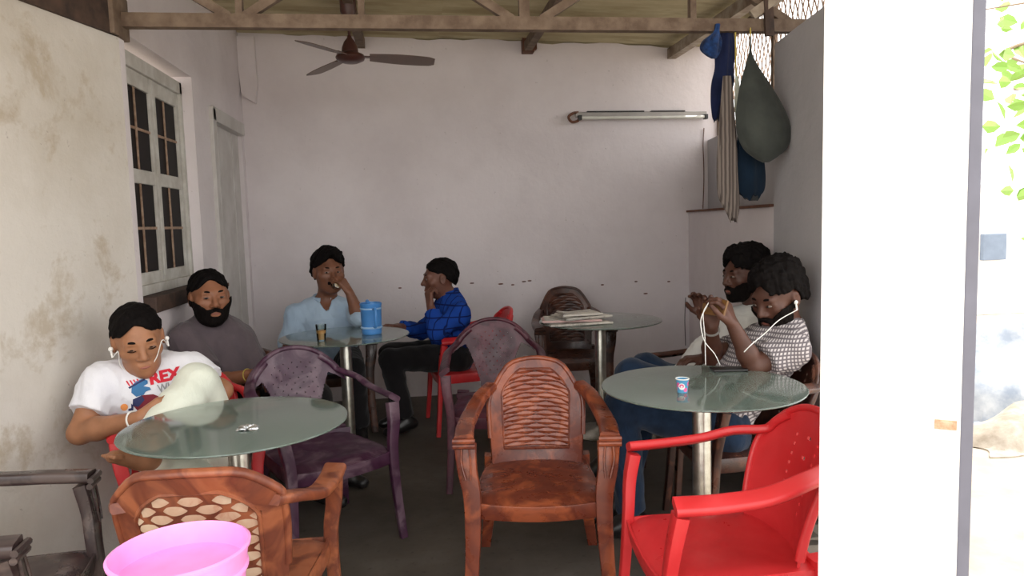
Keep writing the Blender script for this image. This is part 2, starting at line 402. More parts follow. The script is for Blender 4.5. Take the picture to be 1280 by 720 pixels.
# back wall with a slightly uneven top
mb = MB(); n = 46; V = []; F = []
for i in range(n+1):
    x = -1.45+i*(2.70+1.45)/n; z = ZR(x)+0.014+0.008*math.sin(i*1.7)+0.01*math.sin(i*0.6)
    V += [(x, YB, 0), (x, YB+0.23, 0), (x, YB, z), (x, YB+0.23, z)]
for i in range(n):
    a = i*4; b = a+4; F += [(a, b, b+2, a+2), (a+1, a+3, b+3, b+1), (a+2, b+2, b+3, a+3), (a, a+1, b+1, b)]
F += [(0, 2, 3, 1), (4*n, 4*n+1, 4*n+3, 4*n+2)]
wb = struct(mb.add(V, F).build('wall_back', 'wall'), 'white plastered back wall')
for px, py in ((548, 352), (556, 350), (626, 355), (641, 356), (655, 352), (662, 351), (753, 356), (807, 367), (500, 360), (590, 354), (836, 352), (795, 352)):
    p = at(px, py, YB); V, F = sphere_pts((p[0], YB, p[2]), (0.014+random.random()*0.012, 0.003, 0.006), 8, 5); MB().add(V, F).build('chip', 'rust', wb)
# left wall, near splayed run
wall_surface((xl(0.9), 0.9), (xl(3.5), 3.5), 0, 2.27, 0.35, 'wall_left', 'wall_old', 'stained white plaster wall on the left')
# left wall, far run with window recess and doorway
XL = -1.27; WT = 0.34
y0w, y1w, z0w, z1w = 3.56, 4.57, 1.03, 2.31     # window opening
y0d, y1d, z1d = 4.92, 5.78, 2.14                # doorway
mb = MB()
mb.box((XL-WT, 3.5, 0), (XL, y1w, z0w)); mb.box((XL-WT, 3.5, z1w), (XL, y1w, 2.93)); mb.box((XL-WT, 3.5, z0w), (XL, y0w, z1w))
mb.box((XL-WT, y1w, 0), (XL, y0d, 2.93)); mb.box((XL-WT, y0d, z1d), (XL, YB+0.2, 2.93)); mb.box((XL-WT, y1d, 0), (XL, YB+0.2, z1d))
struct(mb.build('wall_left_far', 'wall'), 'white plaster wall around window and door')
# quoin strip beside the back left corner
mb = MB(); pts = [(0.0, 2.86), (0.0, 2.62), (0.01, 2.44), (0.045, 2.40), (0.11, 2.36), (0.13, 2.5), (0.125, 2.86)]
V = [(XL+a, YB-0.05, z) for a, z in pts]+[(XL+a, YB+0.01, z) for a, z in pts]; k = len(pts)
struct(mb.add(V, [tuple(range(k)), tuple(range(2*k-1, k-1, -1))]+[(i, (i+1) % k, k+(i+1) % k, k+i) for i in range(k)]).build('trim_1', 'wall'), 'plaster lump at the top of the back corner')
# right wall: near full-height run, ledge run, set-back upper run
ra, rb = 2.94, 3.64
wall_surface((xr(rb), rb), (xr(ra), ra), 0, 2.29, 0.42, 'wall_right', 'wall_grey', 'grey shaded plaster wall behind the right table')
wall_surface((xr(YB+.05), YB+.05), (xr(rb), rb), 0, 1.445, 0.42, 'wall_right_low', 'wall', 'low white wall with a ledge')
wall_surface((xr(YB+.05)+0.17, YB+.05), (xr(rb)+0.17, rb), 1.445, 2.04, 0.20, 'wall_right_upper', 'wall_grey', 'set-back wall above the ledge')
mb = MB(); p, q = np.array((xr(YB)+.08, YB, 1.452)), np.array((xr(rb)+.08, rb, 1.452)); mb.bar(p, q, 0.20, 0.016); struct(mb.build('trim_2', 'rust'), 'rust brown edge along the ledge')
# front right pillar
pl0, pl1 = at(1026, 420, 1.62)[:2], at(1204, 420, 1.455)[:2]; pd = (pl1-pl0)/np.linalg.norm(pl1-pl0); pn = np.array((-pd[1], pd[0]))
pcn = (pl0+pl1)/2+pn*0.06; mb = MB(); mb.obox((*pcn, 1.45), (*((pl1-pl0)/2), 0), (*(pn*0.06), 0), (0, 0, 1.55)); pil = tag(mb.build('pillar', 'pillar'), 'bright white square plastered pillar beside the red chair', 'pillar')
pq = pl0+(pl1-pl0)*0.90; mb = MB(); mb.obox((*pq, at(1186, 540, 1.42)[2]), (*(pd*0.022), 0), (*(pn*0.003), 0), (0, 0, 0.011)); mb.build('brick', 'brick', pil)['label'] = 'bare brick showing through chipped paint'
a_, b_ = at(1204.5, 420, 1.46)[0], at(1221, 420, 1.46)[0]
mb = MB(); mb.box((a_, 1.46, -0.12), (b_, 1.50, 3.0), 0.004); tag(mb.build('steel_post', 'poledark'), 'thin dark grey post standing against the white pillar', 'post')

# roof: corrugated sheets, corrugation running along x
ce = struct(empty('ceiling', (0, 0, 0)), 'corrugated roof sheets')
def sheet(y0, y1, x0, x1, dz):
    ny = int((y1-y0)/0.0125); P = np.zeros((ny+1, 7, 3))
    for i in range(ny+1):
        y = y0+(y1-y0)*i/ny
        for j in range(7): x = x0+(x1-x0)*j/6; P[i, j] = (x, y, ZR(x)+0.012*math.sin(2*PI*y/0.076)+dz+0.012)
    return MB().shell(P, 0.004).build('roof_sheet', 'roof', ce, True)
for k in range(6):  # front sheets are out of view, added for the lighting; eave cut to suit
    sheet(1.15+k*0.80, 1.15+(k+1)*0.80+0.06, -2.7, 0.25, 0.006*(k % 2)); sheet(1.15+k*0.80, 1.15+(k+1)*0.80+0.06, 0.10, 2.47, 0.012+0.006*(k % 2))
# purlins along y under the sheets
def purlin(x, mat, w=0.06, h=0.07):
    mb = MB(); mb.box((x-w/2, 1.2, ZR(x)-h-0.012), (x+w/2, YB-0.01, ZR(x)-0.012)); return mb.build('purlin', mat)
tag(purlin(0.95, 'beam'), 'rusty purlin ending in a bracket above the back wall', 'roof purlin')
tag(purlin(2.16, 'beam_pale', 0.07, 0.08), 'pale purlin at the end of the roof near the mesh', 'roof purlin')
tag(purlin(-0.35, 'beam'), 'brown purlin that carries the ceiling fan', 'roof purlin')
# truss at y = 3.53
YT, ZT = 3.53, 2.35
tr = tag(empty('roof_truss', (0, YT, ZT)), 'rusty steel roof truss spanning the room', 'roof truss')
def member(name, p, q, w, h, mat='beam'):
    mb = MB(); mb.bar(np.array(p)-(0, YT, ZT), np.array(q)-(0, YT, ZT), w, h, (0, 1, 0)); return mb.build(name, mat, tr)
member('bottom_chord', (-1.32, YT, ZT), (2.05, YT, ZT), 0.062, 0.05)
def X(px): return at(px, 20, YT)[0]
zt = 2.80
for px in (300, 452, 655, 865): member('vertical_strut', (X(px), YT, ZT+.03), (X(px), YT, zt), 0.03 if px != 655 else 0.05, 0.04)
for p0, p1 in ((287, 200), (305, 420), (640, 530), (676, 850), (985, 880)):
    x0 = X(p0); x1 = X(p1); member('diagonal_strut', (x0, YT, ZT+0.02), (x1, YT, ZT+0.02+abs(x1-x0)*0.62), 0.04, 0.035)
member('hanging_plate', at(962, 45, 3.49), at(958, -30, 3.49), 0.045, 0.02, 'darkwood')
mb = MB(); b0 = at(660, 66, YB-0.05); mb.obox((b0[0], YB-0.05, b0[2]+0.11), (0.045, 0, 0), (0, 0.05, 0), (0, 0, 0.11)); mb.obox((b0[0]+0.06, YB-0.03, b0[2]+0.12), (0.012, 0, 0), (0, 0.03, 0), (0, 0, 0.09))
tag(mb.build('purlin_bracket', 'rust'), 'short rusty bracket on top of the back wall', 'bracket')
tag(MB().bar((X(940), YT, 2.40), (X(1120), YT-0.3, 2.95), 0.05, 0.05).build('rafter', 'beam_pale'), 'pale slanting rafter above the right wall', 'rafter')
# wall plate on the near left wall
mb = MB(); a = np.array((xl(1.0)-0.07, 1.0, 2.345)); b = np.array((xl(3.5)-0.07, 3.5, 2.345)); mb.bar(a, b, 0.17, 0.15); tag(mb.build('wall_plate', 'darkwood'), 'dark timber wall plate on top of the stained left wall', 'timber')
mb = MB(); mb.box((-1.42, 3.42, 2.27), (-1.255, 3.60, 2.46), 0.008); tag(mb.build('timber_block', 'beam'), 'brown timber block under the truss end', 'timber')

# window in the recess
win = struct(empty('window_1', (XL-0.075, 0, 0)), 'white casement window with bars')
def wbox(name, y0, y1, z0, z1, x0, x1, mat, par=win, bev=0.004):
    mb = MB(); mb.box((x0, y0, z0), (x1, y1, z1), bev); return mb.build(name, mat, par)
fy0, fy1, fz0, fz1 = y0w+0.06, y1w-0.02, z0w+0.06, z1w-0.04
wbox('window_frame', fy0, fy0+0.04, fz0, fz1, -0.03, 0.022, 'winpaint'); wbox('window_frame', fy1-0.04, fy1, fz0, fz1, -0.03, 0.022, 'winpaint')
wbox('window_frame', fy0, fy1, fz1-0.07, fz1, -0.03, 0.022, 'winpaint'); wbox('window_frame', fy0, fy1, fz0, fz0+0.05, -0.03, 0.022, 'winpaint')
ym = (fy0+fy1)/2; zm = (fz0+fz1)/2
for k, (a, b) in enumerate(((fy0+0.04, ym-0.003), (ym+0.003, fy1-0.04))):
    for c, d in ((fz0+0.05, fz0+0.11), (zm-0.035, zm+0.035), (fz1-0.15, fz1-0.07)): wbox('sash_rail', a, b, c, d, -0.02, 0.006, 'winpaint')
    wbox('sash_stile', a, a+0.042, fz0+0.05, fz1-0.07, -0.02, 0.008, 'winpaint'); wbox('sash_stile', b-0.042, b, fz0+0.05, fz1-0.07, -0.02, 0.008, 'winpaint')
    for c, d in ((fz0+0.11, zm-0.035), (zm+0.035, fz1-0.15)):
        wbox('pane', a+0.04, b-0.04, c-0.005, d+0.005, -0.014, -0.006, 'darkpane', win, 0)
        wbox('window_bar', a+(b-a)*0.45-0.005, a+(b-a)*0.45+0.005, c, d, -0.006, 0.003, 'bar', win, 0.002); wbox('window_bar', a+0.04, b-0.04, (c+d)/2-0.007, (c+d)/2+0.007, -0.006, 0.001, 'bar', win, 0.002)
wbox('window_sill', y0w+0.10, y1w-0.02, z0w-0.02, z0w+0.058, -0.02, 0.10, 'darkwood')
# door
dr = struct(empty('door_1', (XL-0.05, 0, 0)), 'white plank door with latch')
wbox('door_frame', y0d-0.02, y0d+0.06, 0, z1d+0.05, -0.04, 0.075, 'door', dr); wbox('door_frame', y0d, y1d, z1d-0.03, z1d+0.06, -0.04, 0.075, 'door', dr)
for k in range(4):
    w = (y1d-y0d-0.09)/4; wbox('door_plank', y0d+0.08+k*w+0.002, y0d+0.08+(k+1)*w-0.002, 0.02, z1d-0.03, -0.02, 0.02+0.003*(k % 2), 'door', dr, 0.003)
lp = at(300, 355, 5.15); mb = MB(); mb.box((0.02, y0d+0.09, lp[2]-0.012), (0.045, y0d+0.24, lp[2]+0.012), 0.004); mb.build('door_latch', 'rust', dr)
mb = MB(); mb.box((0.02, y0d+0.13, lp[2]-0.14), (0.04, y0d+0.17, lp[2]-0.02), 0.004); mb.build('latch_plate', 'metalgrey', dr)
mb = MB(); mb.box((0.02, y0d+0.16, 1.50), (0.03, y0d+0.21, 1.62), 0.003); mb.build('name_plate', 'metalgrey', dr)

# mesh grille over the set-back wall, closing the gap under the roof
gl = tag(empty('mesh_grille', (0, 0, 0)), 'rusty diamond wire mesh filling the gap under the roof', 'wire mesh')
ga = np.array((xr(YB)+0.27, YB, 0)); gb = np.array((xr(3.0)+0.27, 3.0, 0)); gd = gb-ga; gL = np.linalg.norm(gd[:2])
zg0, zg1 = 2.04, 2.78
def G(s, z): return ga+gd*(s/gL)+np.array((0, 0, z))
st = 0.085; H = zg1-zg0; cnt = int((gL+H)/st)+1
for k in range(cnt):
    for sg in (1, -1):
        s0 = k*st-H*0.5; s1 = s0+H*0.55*1.0; a0, a1 = (s0, s1) if sg > 0 else (s1, s0)
        # clip to 0..gL
        za, zb = zg0, zg1
        pts = [(a0, za), (a1, zb)]
        if min(a0, a1) > gL or max(a0, a1) < 0: continue
        def clip(p, q):
            (s, z), (t, w) = p, q
            f = lambda c: (c, z+(w-z)*(c-s)/(t-s))
            if s < 0: p = f(0)
            if s > gL: p = f(gL)
            if t < 0: q = f(0)
            if t > gL: q = f(gL)
            return p, q
        p, q = clip(*pts); MB().bar(G(*p), G(*q), 0.006, 0.006).build('wire', 'bar', gl)
for z in (zg0, zg1): MB().bar(G(0, z), G(gL, z), 0.03, 0.03).build('mesh_frame', 'beam', gl)
for s in (0.02, gL*0.5, gL-0.02): MB().bar(G(s, zg0), G(s, zg1), 0.03, 0.03).build('mesh_frame', 'beam', gl)

# ================================================================== CHAIRS (local forward is -Y)
def back_surface(nu, nv, zb, zt, wb_, wt_, y0=0.195, lean=0.115, curve=0.075, drop=0.10, pw=2.6, u0=-1, u1=1, v0=0, v1=1, off=0.0, waist=0.0):
    P = np.zeros((nv+1, nu+1, 3))
    for i in range(nv+1):
        v = v0+(v1-v0)*i/nv
        for j in range(nu+1):
            u = u0+(u1-u0)*j/nu
            w = wb_+(wt_-wb_)*v-waist*math.sin(PI*v)
            top = zt-drop*abs(u)**pw*v
            # the upper corners are pulled in along a rounded outline
            x = u*w*(1-0.10*abs(u)**3*v**6)
            P[i, j] = (x, y0+lean*v**1.15-curve*u*u*(0.5+0.5*v)+off, zb+(top-zb)*v)
    return P
def make_chair(name, kind, mat, mat2=None, sh=0.41, hgt=0.83):
    t = empty(name)
    # seat
    nu, nv = 14, 12; P = np.zeros((nv+1, nu+1, 3))
    for i in range(nv+1):
        v = i/nv
        for j in range(nu+1):
            u = -1+2*j/nu; w = 0.232-0.03*v; e = (1-abs(u)**6*0.05)
            z = sh-0.012*(1-u*u)*math.sin(PI*min(1, v*1.05))-0.028*max(0, 1-v*7)**2-0.010*abs(u)**8
            P[i, j] = (u*w, -0.245+0.465*v+0.018*abs(u)**4*(1 if v < 0.2 else 0), z)
    mb = MB().shell(P, 0.010)
    sk = cat([(-0.20, 0.20, sh-0.035), (-0.222, 0.0, sh-0.035), (-0.228, -0.20, sh-0.037), (-0.195, -0.236, sh-0.042), (0, -0.243, sh-0.052), (0.195, -0.236, sh-0.042), (0.228, -0.20, sh-0.037), (0.222, 0.0, sh-0.035), (0.20, 0.20, sh-0.035)], 6)
    mb.sweep(sk, rrect(0.010, 0.062, 0.004), (0, 0, 1)); mb.build('seat', mat, t, True)
    # legs; front ones rise into the arm posts
    az = 0.63
    for s in (-1, 1):
        pth = cat([(s*0.258, -0.205, az-0.02), (s*0.252, -0.222, 0.52), (s*0.236, -0.232, sh), (s*0.240, -0.245, 0.22), (s*0.255, -0.265, 0.0)], 5)
        n = len(pth); sc = [(1.0-0.40*(k/(n-1)) if kind != 'scroll' else 1.05-0.45*(k/(n-1)), 1.0-0.3*(k/(n-1))) for k in range(n)]
        MB().sweep(pth, rrect(0.056 if kind != 'scroll' else 0.076, 0.040, 0.008), (0, 1, 0), sc).build('leg', mat, t, True)
        pth = cat([(s*0.185, 0.215, sh+0.02), (s*0.200, 0.235, 0.25), (s*0.232, 0.285, 0.0)], 5); n = len(pth)
        MB().sweep(pth, rrect(0.070, 0.045, 0.008), (0, 1, 0), [1-0.42*k/(n-1) for k in range(n)]).build('leg', mat, t, True)
        # armrest
        if kind == 'splat': ap = [(s*0.165, 0.262, 0.775), (s*0.225, 0.185, 0.705), (s*0.262, 0.06, 0.652), (s*0.268, -0.08, 0.635), (s*0.262, -0.215, 0.630)]; wd = 0.054
        elif kind == 'panel': ap = [(s*0.150, 0.275, 0.785), (s*0.205, 0.232, 0.752), (s*0.245, 0.155, 0.700), (s*0.264, 0.06, 0.655), (s*0.268, -0.05, 0.640), (s*0.266, -0.14, 0.637), (s*0.262, -0.225, 0.634)]; wd = 0.058
        else: ap = [(s*0.185, 0.245, 0.715), (s*0.226, 0.155, 0.690), (s*0.256, 0.04, 0.652), (s*0.266, -0.10, 0.640), (s*0.260, -0.232, 0.632)]; wd = 0.068
        if kind in ('panel', 'splat'):
            kw0 = dict(curve=0.085, drop=0.125, pw=2.4) if kind == 'panel' else dict(curve=0.075, drop=0.15, pw=2.2); wq = (0.192, 0.232) if kind == 'panel' else (0.222, 0.252)
            top_e = [back_surface(1, 1, sh-0.01, hgt, *wq, u0=s*u, u1=s*u+1e-4, v0=0.97, v1=0.975, **kw0)[0, 0] for u in (0.55, 0.75, 0.92)]
            ap = top_e+[(s*(0.250 if kind == 'panel' else 0.259), 0.135, 0.676), (s*0.266, 0.03, 0.650), (s*0.268, -0.10, 0.638), (s*0.262, -0.222, 0.634)]; wd = 0.058
        pa = cat(ap, 6); n = len(pa); sc = [(0.75+0.30*(k/(n-1))**0.7, 1.0) for k in range(n)]
        a = MB().sweep(pa, rrect(wd, 0.028 if kind != 'scroll' else 0.036, 0.011, 4), (0, 0, 1), sc).build('armrest', mat, t, True)
        if kind == 'scroll':
            for q in range(2):
                MB().tube([(s*0.26-0.040, -0.240+0.004*q, 0.628-0.019*q), (s*0.26+0.040, -0.240+0.004*q, 0.628-0.019*q)], 0.010, 8).build('scroll', mat, a, True)
            for q in (-1, 1):
                MB().tube(cat([(s*0.256+q*0.014, -0.237, 0.60), (s*0.254+q*0.017, -0.243, 0.55), (s*0.248+q*0.008, -0.252, 0.49)], 4), 0.004, 6).build('carved_line', mat, a, True)
    # backrest
    zb = sh-0.01
    if kind == 'panel':                  # wide rounded panel with slots
        nu, nv = 44, 40; P = back_surface(nu, nv, zb, hgt, 0.192, 0.232, curve=0.085, drop=0.125, pw=2.4)
        keep = np.ones((nv, nu), bool)
        for c in (15, 21, 22, 28):
            for i in range(10, 33, 3):
                if c in (15, 28): keep[i, c] = False
                elif i % 2: keep[i, c] = False
        mb = MB().shell(P, 0.008, keep)
        rim = [P[int(nv*0.05)+k, 0] for k in range(0, nv-int(nv*0.05))]+[P[nv, j] for j in range(0, nu+1, 2)]+[P[nv-k, nu] for k in range(0, nv-int(nv*0.05))]
        mb.sweep(cat(rim[::3]+[rim[-1]], 3), rrect(0.022, 0.028, 0.010, 4), (0, 1, 0)); bk = mb.build('backrest', mat, t, True)
    elif kind == 'splat':                # fan splat, open at both sides, looped frame
        nu, nv = 90, 90; P = back_surface(nu, nv, zb, hgt, 0.222, 0.252, curve=0.075, drop=0.15, pw=2.2)
        keep = np.zeros((nv, nu), bool)
        for i in range(nv):
            v = i/nv
            for j in range(nu):
                u = abs(-1+2*(j+0.5)/nu)
                hs = 0.36+0.55*max(0, v-0.18)**1.1
                if u < hs or v > 0.70+0.10*u: keep[i, j] = True
                if 0.26 < v < 0.84 and u < 0.46 and i % 5 == 0 and (j+4*(i//5)) % 8 == 0: keep[i, j] = False
                if v < 0.06: keep[i, j] = True
        mb = MB().shell(P, 0.008, keep)
        for s in (0, nu):
            e = [P[k, s] for k in range(int(nv*0.72), nv+1, 3)]
        rim = [P[nv, j] for j in range(4, nu-3, 2)]
        mb.sweep(cat(rim[::3]+[rim[-1]], 3), rrect(0.022, 0.032, 0.010, 4), (0, 1, 0)); bk = mb.build('backrest', mat, t, True)
    else:                                # framed panel of wavy ribs
        rows, uh, va, vb, top = (18, 0.72, 0.16, 0.91, hgt) if kind == 'scroll' else (11, 0.72, 0.20, 0.87, hgt)
        nu, nv = 30, 30; kw = dict(curve=0.075, drop=0.13, pw=3.0) if kind == 'scroll' else dict(curve=0.075, drop=0.075, pw=3.4)
        wb_, wt_ = (0.185, 0.205) if kind == 'scroll' else (0.190, 0.222)
        P = back_surface(nu, nv, zb, top, wb_, wt_, **kw)
        mb = MB(); keep = np.ones((nv, nu), bool)
        def inside(u, v):
            if not va < v < vb: return False
            # rounded upper part of the rib field
            lim = uh
            if v > vb-0.2: lim = uh*(1-max(0, (v-(vb-0.2))/0.2)**2.2*0.55)
            return abs(u) < lim
        for i in range(nv):
            for j in range(nu):
                if inside(-1+2*(j+0.5)/nu, (i+0.5)/nv): keep[i, j] = False
        mb.shell(P, 0.014, keep)
        Pb = back_surface(nu, nv, zb, top, wb_, wt_, off=0.004, **kw); mbp = MB(); mbp.shell(Pb, 0.003, ~keep)
        rim = [P[int(nv*0.3)+k, 0] for k in range(0, nv-int(nv*0.3))]+[P[nv, j] for j in range(0, nu+1, 2)]+[P[nv-k, nu] for k in range(0, nv-int(nv*0.3))]
        mb.sweep(cat(rim[::3]+[rim[-1]], 3), rrect(0.020, 0.026, 0.009, 4), (0, 1, 0))
        # oval bead round the rib field
        bead = []
        for k in range(15): bead.append((-uh, va+(vb-0.2-va)*k/14))
        for k in range(1, 12): vv = vb-0.2+0.2*k/11; bead.append((-uh*(1-((vv-(vb-0.2))/0.2)**2.2*0.55), vv))
        bead = bead+[(-u, v) for u, v in reversed(bead)]
        def S3(u, v, off=0.0): return back_surface(1, 1, zb, top, wb_, wt_, u0=u, u1=u+1e-3, v0=v, v1=v+1e-3, off=off, **kw)[0, 0]
        mb.tube([S3(u, v, -0.004) for u, v in bead], 0.006, 6, closed=True)
        if kind != 'scroll': mb.tube([S3(u, v, 0.008) for u, v in bead], 0.006, 6, closed=True)
        bk = mb.build('backrest', mat, t, True)
        mbp.build('back_panel', mat, bk, True)
        for rI in range(rows):
            vc = va+(vb-va)*(rI+0.5)/rows; pitch = (vb-va)/rows; per = 1.6 if kind == 'scroll' else 1.9
            lim = max(abs(u) for u in np.linspace(0, 1, 80) if inside(u, vc) or u == 0)
            amp = pitch*(0.15 if kind == 'scroll' else 0.33)
            nn = 37; pth = []; sc = []
            for k in range(nn):
                u = -lim+2*lim*k/(nn-1); ph = PI*per*(u/uh)+(PI/2 if rI % 2 else 0)
                pth.append(S3(u, vc, 0.0)); sc.append((0.35+0.65*abs(math.cos(ph)), 0.14+0.86*abs(math.cos(ph))**0.85))
            rh = pitch*(hgt-zb)*(1.5 if kind == 'scroll' else 2.1)
            MB().sweep(pth, [((0.009 if kind == 'scroll' else 0.0065)*math.cos(2*PI*k/6), rh/2*math.sin(2*PI*k/6)) for k in range(6)], (0, 0, 1), sc).build('rib', mat2 or mat, bk, True)
    return t
def children(o): return [c for c in bpy.data.objects if c.parent is o]
def copy_tree(o, parent=None, mat=None):
    c = o.copy(); COL.objects.link(c); c.parent = parent
    for ch in children(o): copy_tree(ch, c, mat)
    return c
def face(o, x, y, fx, fy, z=0.0):
    o.location = (x, y, z); o.rotation_euler = (0, 0, math.atan2(fx, -fy)); return o

ch = face(make_chair('plastic_armchair', 'scroll', 'p_brown', 'p_rib', hgt=0.818), 0.44, 2.70, -0.16, -0.99)
tag(ch, 'empty glossy brown plastic armchair with wavy ribbed back and carved arm fronts', 'chair')
red = face(make_chair('plastic_armchair', 'panel', 'p_red', hgt=0.80), 0.895, 2.03, -1.0, 0.06)
tag(red, 'empty bright red plastic armchair beside the white pillar', 'chair')
red2 = face(copy_tree(red), 0.34, 4.97, -1.0, -0.12); tag(red2, 'red plastic armchair under the man in the blue plaid shirt', 'chair')
red3 = face(copy_tree(red), -0.978, 3.13, 0.35, -0.94); tag(red3, 'red plastic armchair under the man in the white printed T-shirt', 'chair')
vio = face(make_chair('plastic_armchair', 'splat', 'p_violet', hgt=0.83), -0.455, 3.27, 0.52, -0.86)
tag(vio, 'worn violet and grey marbled plastic armchair behind the glass table with foil', 'chair')
pur = face(make_chair('plastic_armchair', 'splat', 'p_purple', hgt=0.835), 0.41, 3.90, -0.10, -0.99)
tag(pur, 'empty maroon marbled plastic armchair with dotted back', 'chair')
ob = face(make_chair('plastic_armchair', 'diamond', 'p_brown_old', 'p_dusty', hgt=0.815), -0.555, 2.10, 0.06, 1.0)
tag(ob, 'dusty orange-brown plastic armchair seen from behind with woven-look back panel', 'chair')
blk = face(make_chair('plastic_armchair', 'scroll', 'p_black', 'p_black', hgt=0.82), -1.26, 2.12, 1.0, 0.08)
tag(blk, 'blackish brown plastic armchair against the stained left wall', 'chair')
far = face(make_chair('plastic_armchair', 'scroll', 'p_dark', 'p_dark', hgt=0.88), 1.13, 5.22, -0.05, -1.0)
tag(far, 'dark brown plastic armchair behind the table with newspapers', 'chair')
cb = face(copy_tree(far), -0.88, 4.02, 0.85, -0.53); tag(cb, 'dark brown plastic armchair under the bearded man in the grey T-shirt', 'chair')
cc = face(copy_tree(far), -0.60, 5.13, 0.12, -0.99); tag(cc, 'dark brown plastic armchair under the man in the pale blue shirt', 'chair')
cf = face(make_chair('plastic_armchair', 'panel', 'p_dark', hgt=0.78), 1.42, 2.99, -1.0, -0.02); tag(cf, 'dark brown plastic armchair under the man in the checked shirt', 'chair')
ce2 = face(copy_tree(cf), 1.50, 3.585, -1.0, -0.02); tag(ce2, 'dark brown plastic armchair under the man in the white shirt', 'chair')

# ================================================================== TABLES
def table(x, y, label, rot=0.0, r=0.407, zt=0.75):
    t = empty('glass_table', (x, y, 0), rot); tag(t, label, 'table')
    prof = [(0, zt-0.010), (r-0.012, zt-0.010), (r-0.002, zt-0.007), (r, zt-0.004), (r-0.002, zt-0.001), (r-0.010, zt), (0, zt)]
    MB().lathe(prof, 72).build('tabletop', 'glass', t, True)
    MB().lathe([(0.036, 0.02), (0.036, zt-0.10), (0.034, zt-0.095), (0.034, zt-0.030)], 24).build('pole', 'chrome', t, True)
    MB().lathe([(0.0, 0.0), (0.21, 0.0), (0.215, 0.006), (0.19, 0.020), (0.06, 0.034), (0.038, 0.05), (0, 0.05)], 40).build('base', 'chrome', t, True)
    hub = MB().lathe([(0.0, zt-0.034), (0.05, zt-0.034), (0.05, zt-0.026), (0, zt-0.026)], 20).build('hub', 'chrome', t, True)
    for k in range(4):
        a = PI/4+k*PI/2; c, s = math.cos(a), math.sin(a)
        b = MB().bar((0.03*c, 0.03*s, zt-0.026), (0.27*c, 0.27*s, zt-0.020), 0.026, 0.007).build('support_arm', 'black', t)
        MB().lathe([(0, zt-0.019), (0.020, zt-0.019), (0.020, zt-0.0105), (0, zt-0.0105)], 16, (0.26*c, 0.26*s, 0)).build('pad', 'black', b, True)
    return t
T1 = table(-0.622, 2.505, 'round green glass table with crumpled foil on it', 0.3, 0.368)
T2 = table(1.085, 2.635, 'round green glass table with a small paper cup on it', 0.1, 0.388)
T3 = table(-0.438, 4.405, 'round glass table with the blue jug and tea glass', 0.5, 0.385)
T4 = table(1.180, 4.545, 'round glass table with a pile of newspapers', 0.2, 0.40)
ZT_ = 0.7505

# ------------------------------------------------------------------ things on the tables
def tumbler(x, y, z, label, tea=True, tilt=None):
    t = empty('tea_glass', (x, y, z)); tag(t, label, 'glass')
    MB().lathe([(0, 0.0), (0.024, 0.0), (0.031, 0.095), (0.0295, 0.095), (0.0235, 0.008), (0, 0.008)], 24).build('glass_body', 'tumbler', t, True)
    MB().lathe([(0, 0.009), (0.0230, 0.009), (0.0275, 0.062), (0, 0.062)], 24).build('tea', 'tea', t, True)
    return t
p = atz(402, 426, ZT_); tumbler(p[0], p[1], ZT_, 'small glass of milky tea beside the blue jug')
p = atz(465, 417, ZT_); jg = tag(empty('water_jug', (p[0], p[1], ZT_), -1.25), 'blue plastic water jug on the glass table', 'jug')
MB().lathe([(0, 0), (0.056, 0), (0.060, 0.006), (0.060, 0.02), (0.0635, 0.172), (0.066, 0.177), (0.066, 0.187), (0.061, 0.190), (0.058, 0.182), (0.054, 0.012), (0, 0.012)], 36).build('jug_body', 'jug', jg, True)
for z in (0.035, 0.150): MB().lathe([(0.0605, z), (0.0655, z+0.002), (0.0655, z+0.010), (0.0605, z+0.012)], 36).build('band', 'jugband', jg, True)
MB().tube(cat([(0.062, 0, 0.155), (0.095, 0, 0.16), (0.104, 0, 0.11), (0.095, 0, 0.055), (0.062, 0, 0.05)], 5), 0.009, 8).build('handle', 'jug', jg, True)
MB().tube(cat([(-0.05, 0, 0.184), (-0.068, 0, 0.187), (-0.080, 0, 0.192)], 3), 0.012, 8).build('spout', 'jug', jg, True)
p = atz(853, 490, ZT_); cp = tag(empty('paper_cup', (p[0], p[1], ZT_), 0.0), 'small paper cup printed blue and pink with a round badge', 'paper cup')
MB().lathe([(0, 0.002), (0.017, 0.002), (0.017, 0.0), (0.0185, 0.0), (0.0215, 0.030), (0.0195, 0.030), (0.0185, 0.004), (0, 0.004)], 28).build('cup_base', 'cup_blue', cp, True)
MB().lathe([(0.0213, 0.028), (0.0235, 0.050), (0.0218, 0.050), (0.0198, 0.028)], 28).build('cup_wall', 'cup_blue', cp, True)
MB().tube([(0.0240*math.cos(a), 0.0240*math.sin(a), 0.051) for a in np.linspace(0, 2*PI, 28, endpoint=False)], 0.0022, 6, closed=True).build('rim', 'white', cp, True)
def cup_patch(a0, z0, rad, off, mat, name, sx=1.0):
    V = [(0, 0, 0)]; n = 18; pts = [(0, 0)]+[(rad*sx*math.cos(2*PI*k/n), rad*math.sin(2*PI*k/n)) for k in range(n)]; V = []
    for a, z in pts:
        rr = 0.0187+0.0050*((z0+z)/0.05)+off; ang = a0+a/rr; V.append((rr*math.cos(ang), rr*math.sin(ang), z0+z))
    MB().add(V, [(0, 1+k, 1+(k+1) % n) for k in range(n)]).build(name, mat, cp)
ca = math.atan2(-p[1], -p[0])
for k, (da, z, rr_, mm) in enumerate(((-0.75, 0.030, 0.009, 'cup_pink'), (0.62, 0.012, 0.008, 'cup_pink'), (1.3, 0.034, 0.009, 'cup_pink'), (-1.5, 0.014, 0.009, 'cup_pink'), (2.6, 0.026, 0.012, 'cup_pink'))): cup_patch(ca+da, z, rr_, 0.0004, mm, 'print')
